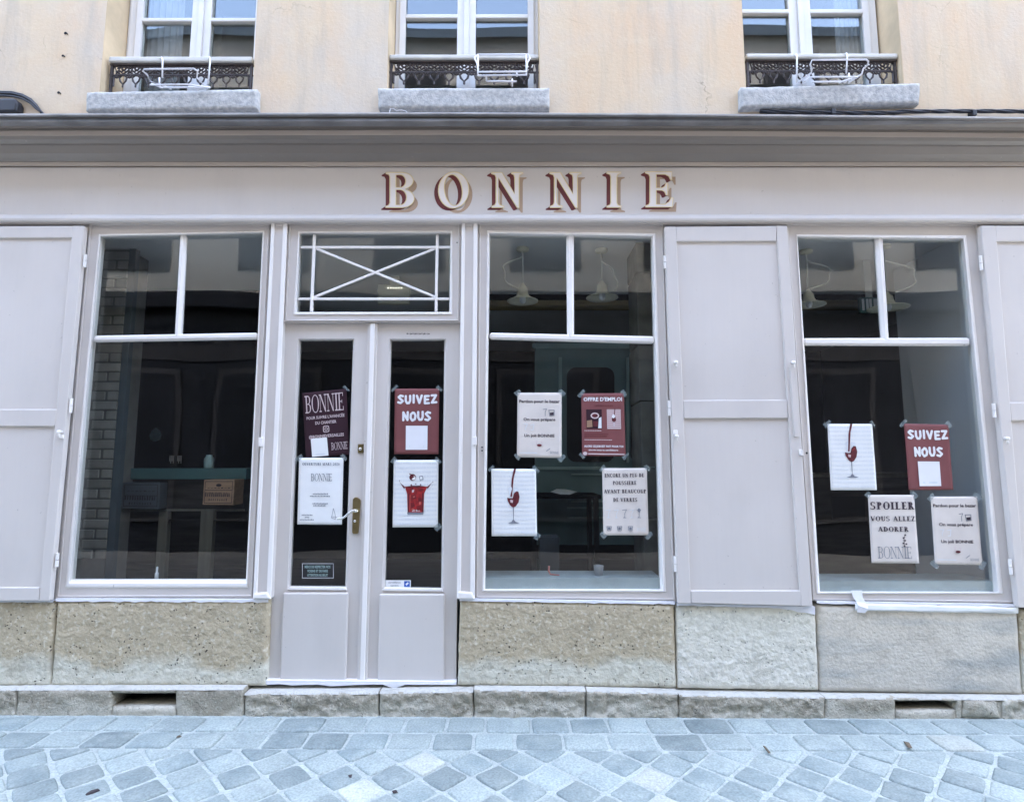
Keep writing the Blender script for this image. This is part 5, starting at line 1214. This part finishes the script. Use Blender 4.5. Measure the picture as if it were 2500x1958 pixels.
holder([C3((655, 372, .06), (664, 366, .03), (670, 382, -.03), (668, 555, -.02)), C3((988, 365, .06), (998, 358, .03), (1005, 375, -.03), (998, 490, -.02)),
        C3((675, 552, -.02), (765, 488, -.08), (768, 460, -.09), (758, 432, -.11), (770, 402, -.13), (1130, 400, -.13), (1145, 412, -.13), (1140, 435, -.11), (1112, 460, -.09), (1102, 495, -.08), (1010, 555, -.02)),
        C3((765, 515, -.10), (1075, 514, -.10)), C3((770, 548, -.03), (1000, 546, -.03)), C3((950, 552, -.03), (1075, 514, -.10)), C3((720, 545, -.03), (765, 515, -.10)), C3((1015, 490, -.02), (1015, 540, -.02))], .02,
       'white wire planter holder hanging below the rail of the right upper window')
# ---- cables
mb = MB()
for k in range(4):
    mb.tube([P(x, y + k * 3.2, .03 - .01 * (k % 2)) for x, y in ((-200, 232), (-60, 226), (0, 225), (30, 226), (55, 232), (75, 243), (88, 256), (98 + k * 3, 270), (104 + k * 3, 290))], .0075, 6)
o = mb.build('cable_bundle', 'black_cable', org=P(60, 250, .03), smooth=True); tag(o, 'black cable bundle bending down behind the cornice at the left', 'cables')
jb = MB().prism([(-60, 240), (36, 240), (41, 252), (38, 272), (-60, 274)], -.02, .045).build('junction_box', 'black_cable', org=P(0, 272, .02), bevel=.012); tag(jb, 'black junction box on the wall under the left cable bundle', 'junction box')
mb = MB()
for k in range(4):
    pts = []
    for i in range(64):
        t = i / 63; x = lerp(1856, 3000, t); y = 273 + 9 * t + 2 * math.sin(t * 9) - (3 if .3 < t < .6 else 0); ph = t * 34 + k * 1.57
        p = P(x, y, .02); pts.append(p + Vector((0, .009 * math.cos(ph), .009 * math.sin(ph))))
    mb.tube(pts, .0065, 6)
o = mb.build('cable_bundle', 'black_cable', org=P(2200, 277, .02), smooth=True); tag(o, 'twisted black cable bundle running above the cornice at the right', 'cables')
for x in (2032, 2375): 
    c = P(x, 276 + 3 * (x > 2200), .02); put(MB().box(c.x - .014, c.x + .014, -.0, .049, c.z - .02, c.z + .02), 'clip', 'black_cable', o, bevel=.003)
o = MB().tube([P(x, y, -.015) for x, y in ((951, 275), (953, 266), (960, 266), (968, 271), (980, 269), (990, 272), (995, 276))], .003, 5).build('wire', 'wire_white', org=P(960, 272, -.015)); tag(o, 'thin loose white wire end under the sill of the middle upper window', 'wire')
# ---- litter on the cobbles
def litter(pts, h, m, name, label, cat):
    base = [G(x, y, .012) for x, y in pts]; c = sum(base, Vector()) / len(base); c.z = .010
    top = [c + (p - c) * .75 + Vector((0, 0, h)) for p in base]
    o = MB().loft([base, top], True, True).build(name, m, org=c, smooth=False); tag(o, label, cat)
litter([(206, 1941), (222, 1931), (243, 1926), (245, 1930), (226, 1938), (210, 1943)], .008, 'twig_dark', 'twig', 'dark twig lying on the cobbles at the lower left', 'twig')
litter([(384, 1797), (400, 1791), (415, 1788), (445, 1796), (432, 1800), (415, 1808), (400, 1812), (392, 1806)], .003, 'leaf_brown', 'leaf', 'flat brown leaf on the cobbles below the left vent', 'leaf')
litter([(1862, 1820), (1868, 1822), (1882, 1838), (1876, 1838)], .006, 'leaf_brown', 'leaf', 'curled brown leaf on the cobbles below the right stone blocks', 'leaf')
litter([(2205, 1809), (2220, 1812), (2228, 1826), (2216, 1824)], .005, 'leaf_brown', 'leaf', 'curled brown leaf on the cobbles below the right vent', 'leaf')
litter([(850, 1892), (860, 1890), (858, 1898), (852, 1897)], .004, 'twig_dark', 'pebble', 'tiny dark pebble on a cobble below the doors', 'pebble')
litter([(957, 1930), (968, 1928), (972, 1934), (960, 1936)], .004, 'twig_dark', 'pebble', 'tiny dark pebble near the bottom edge below the doors', 'pebble')
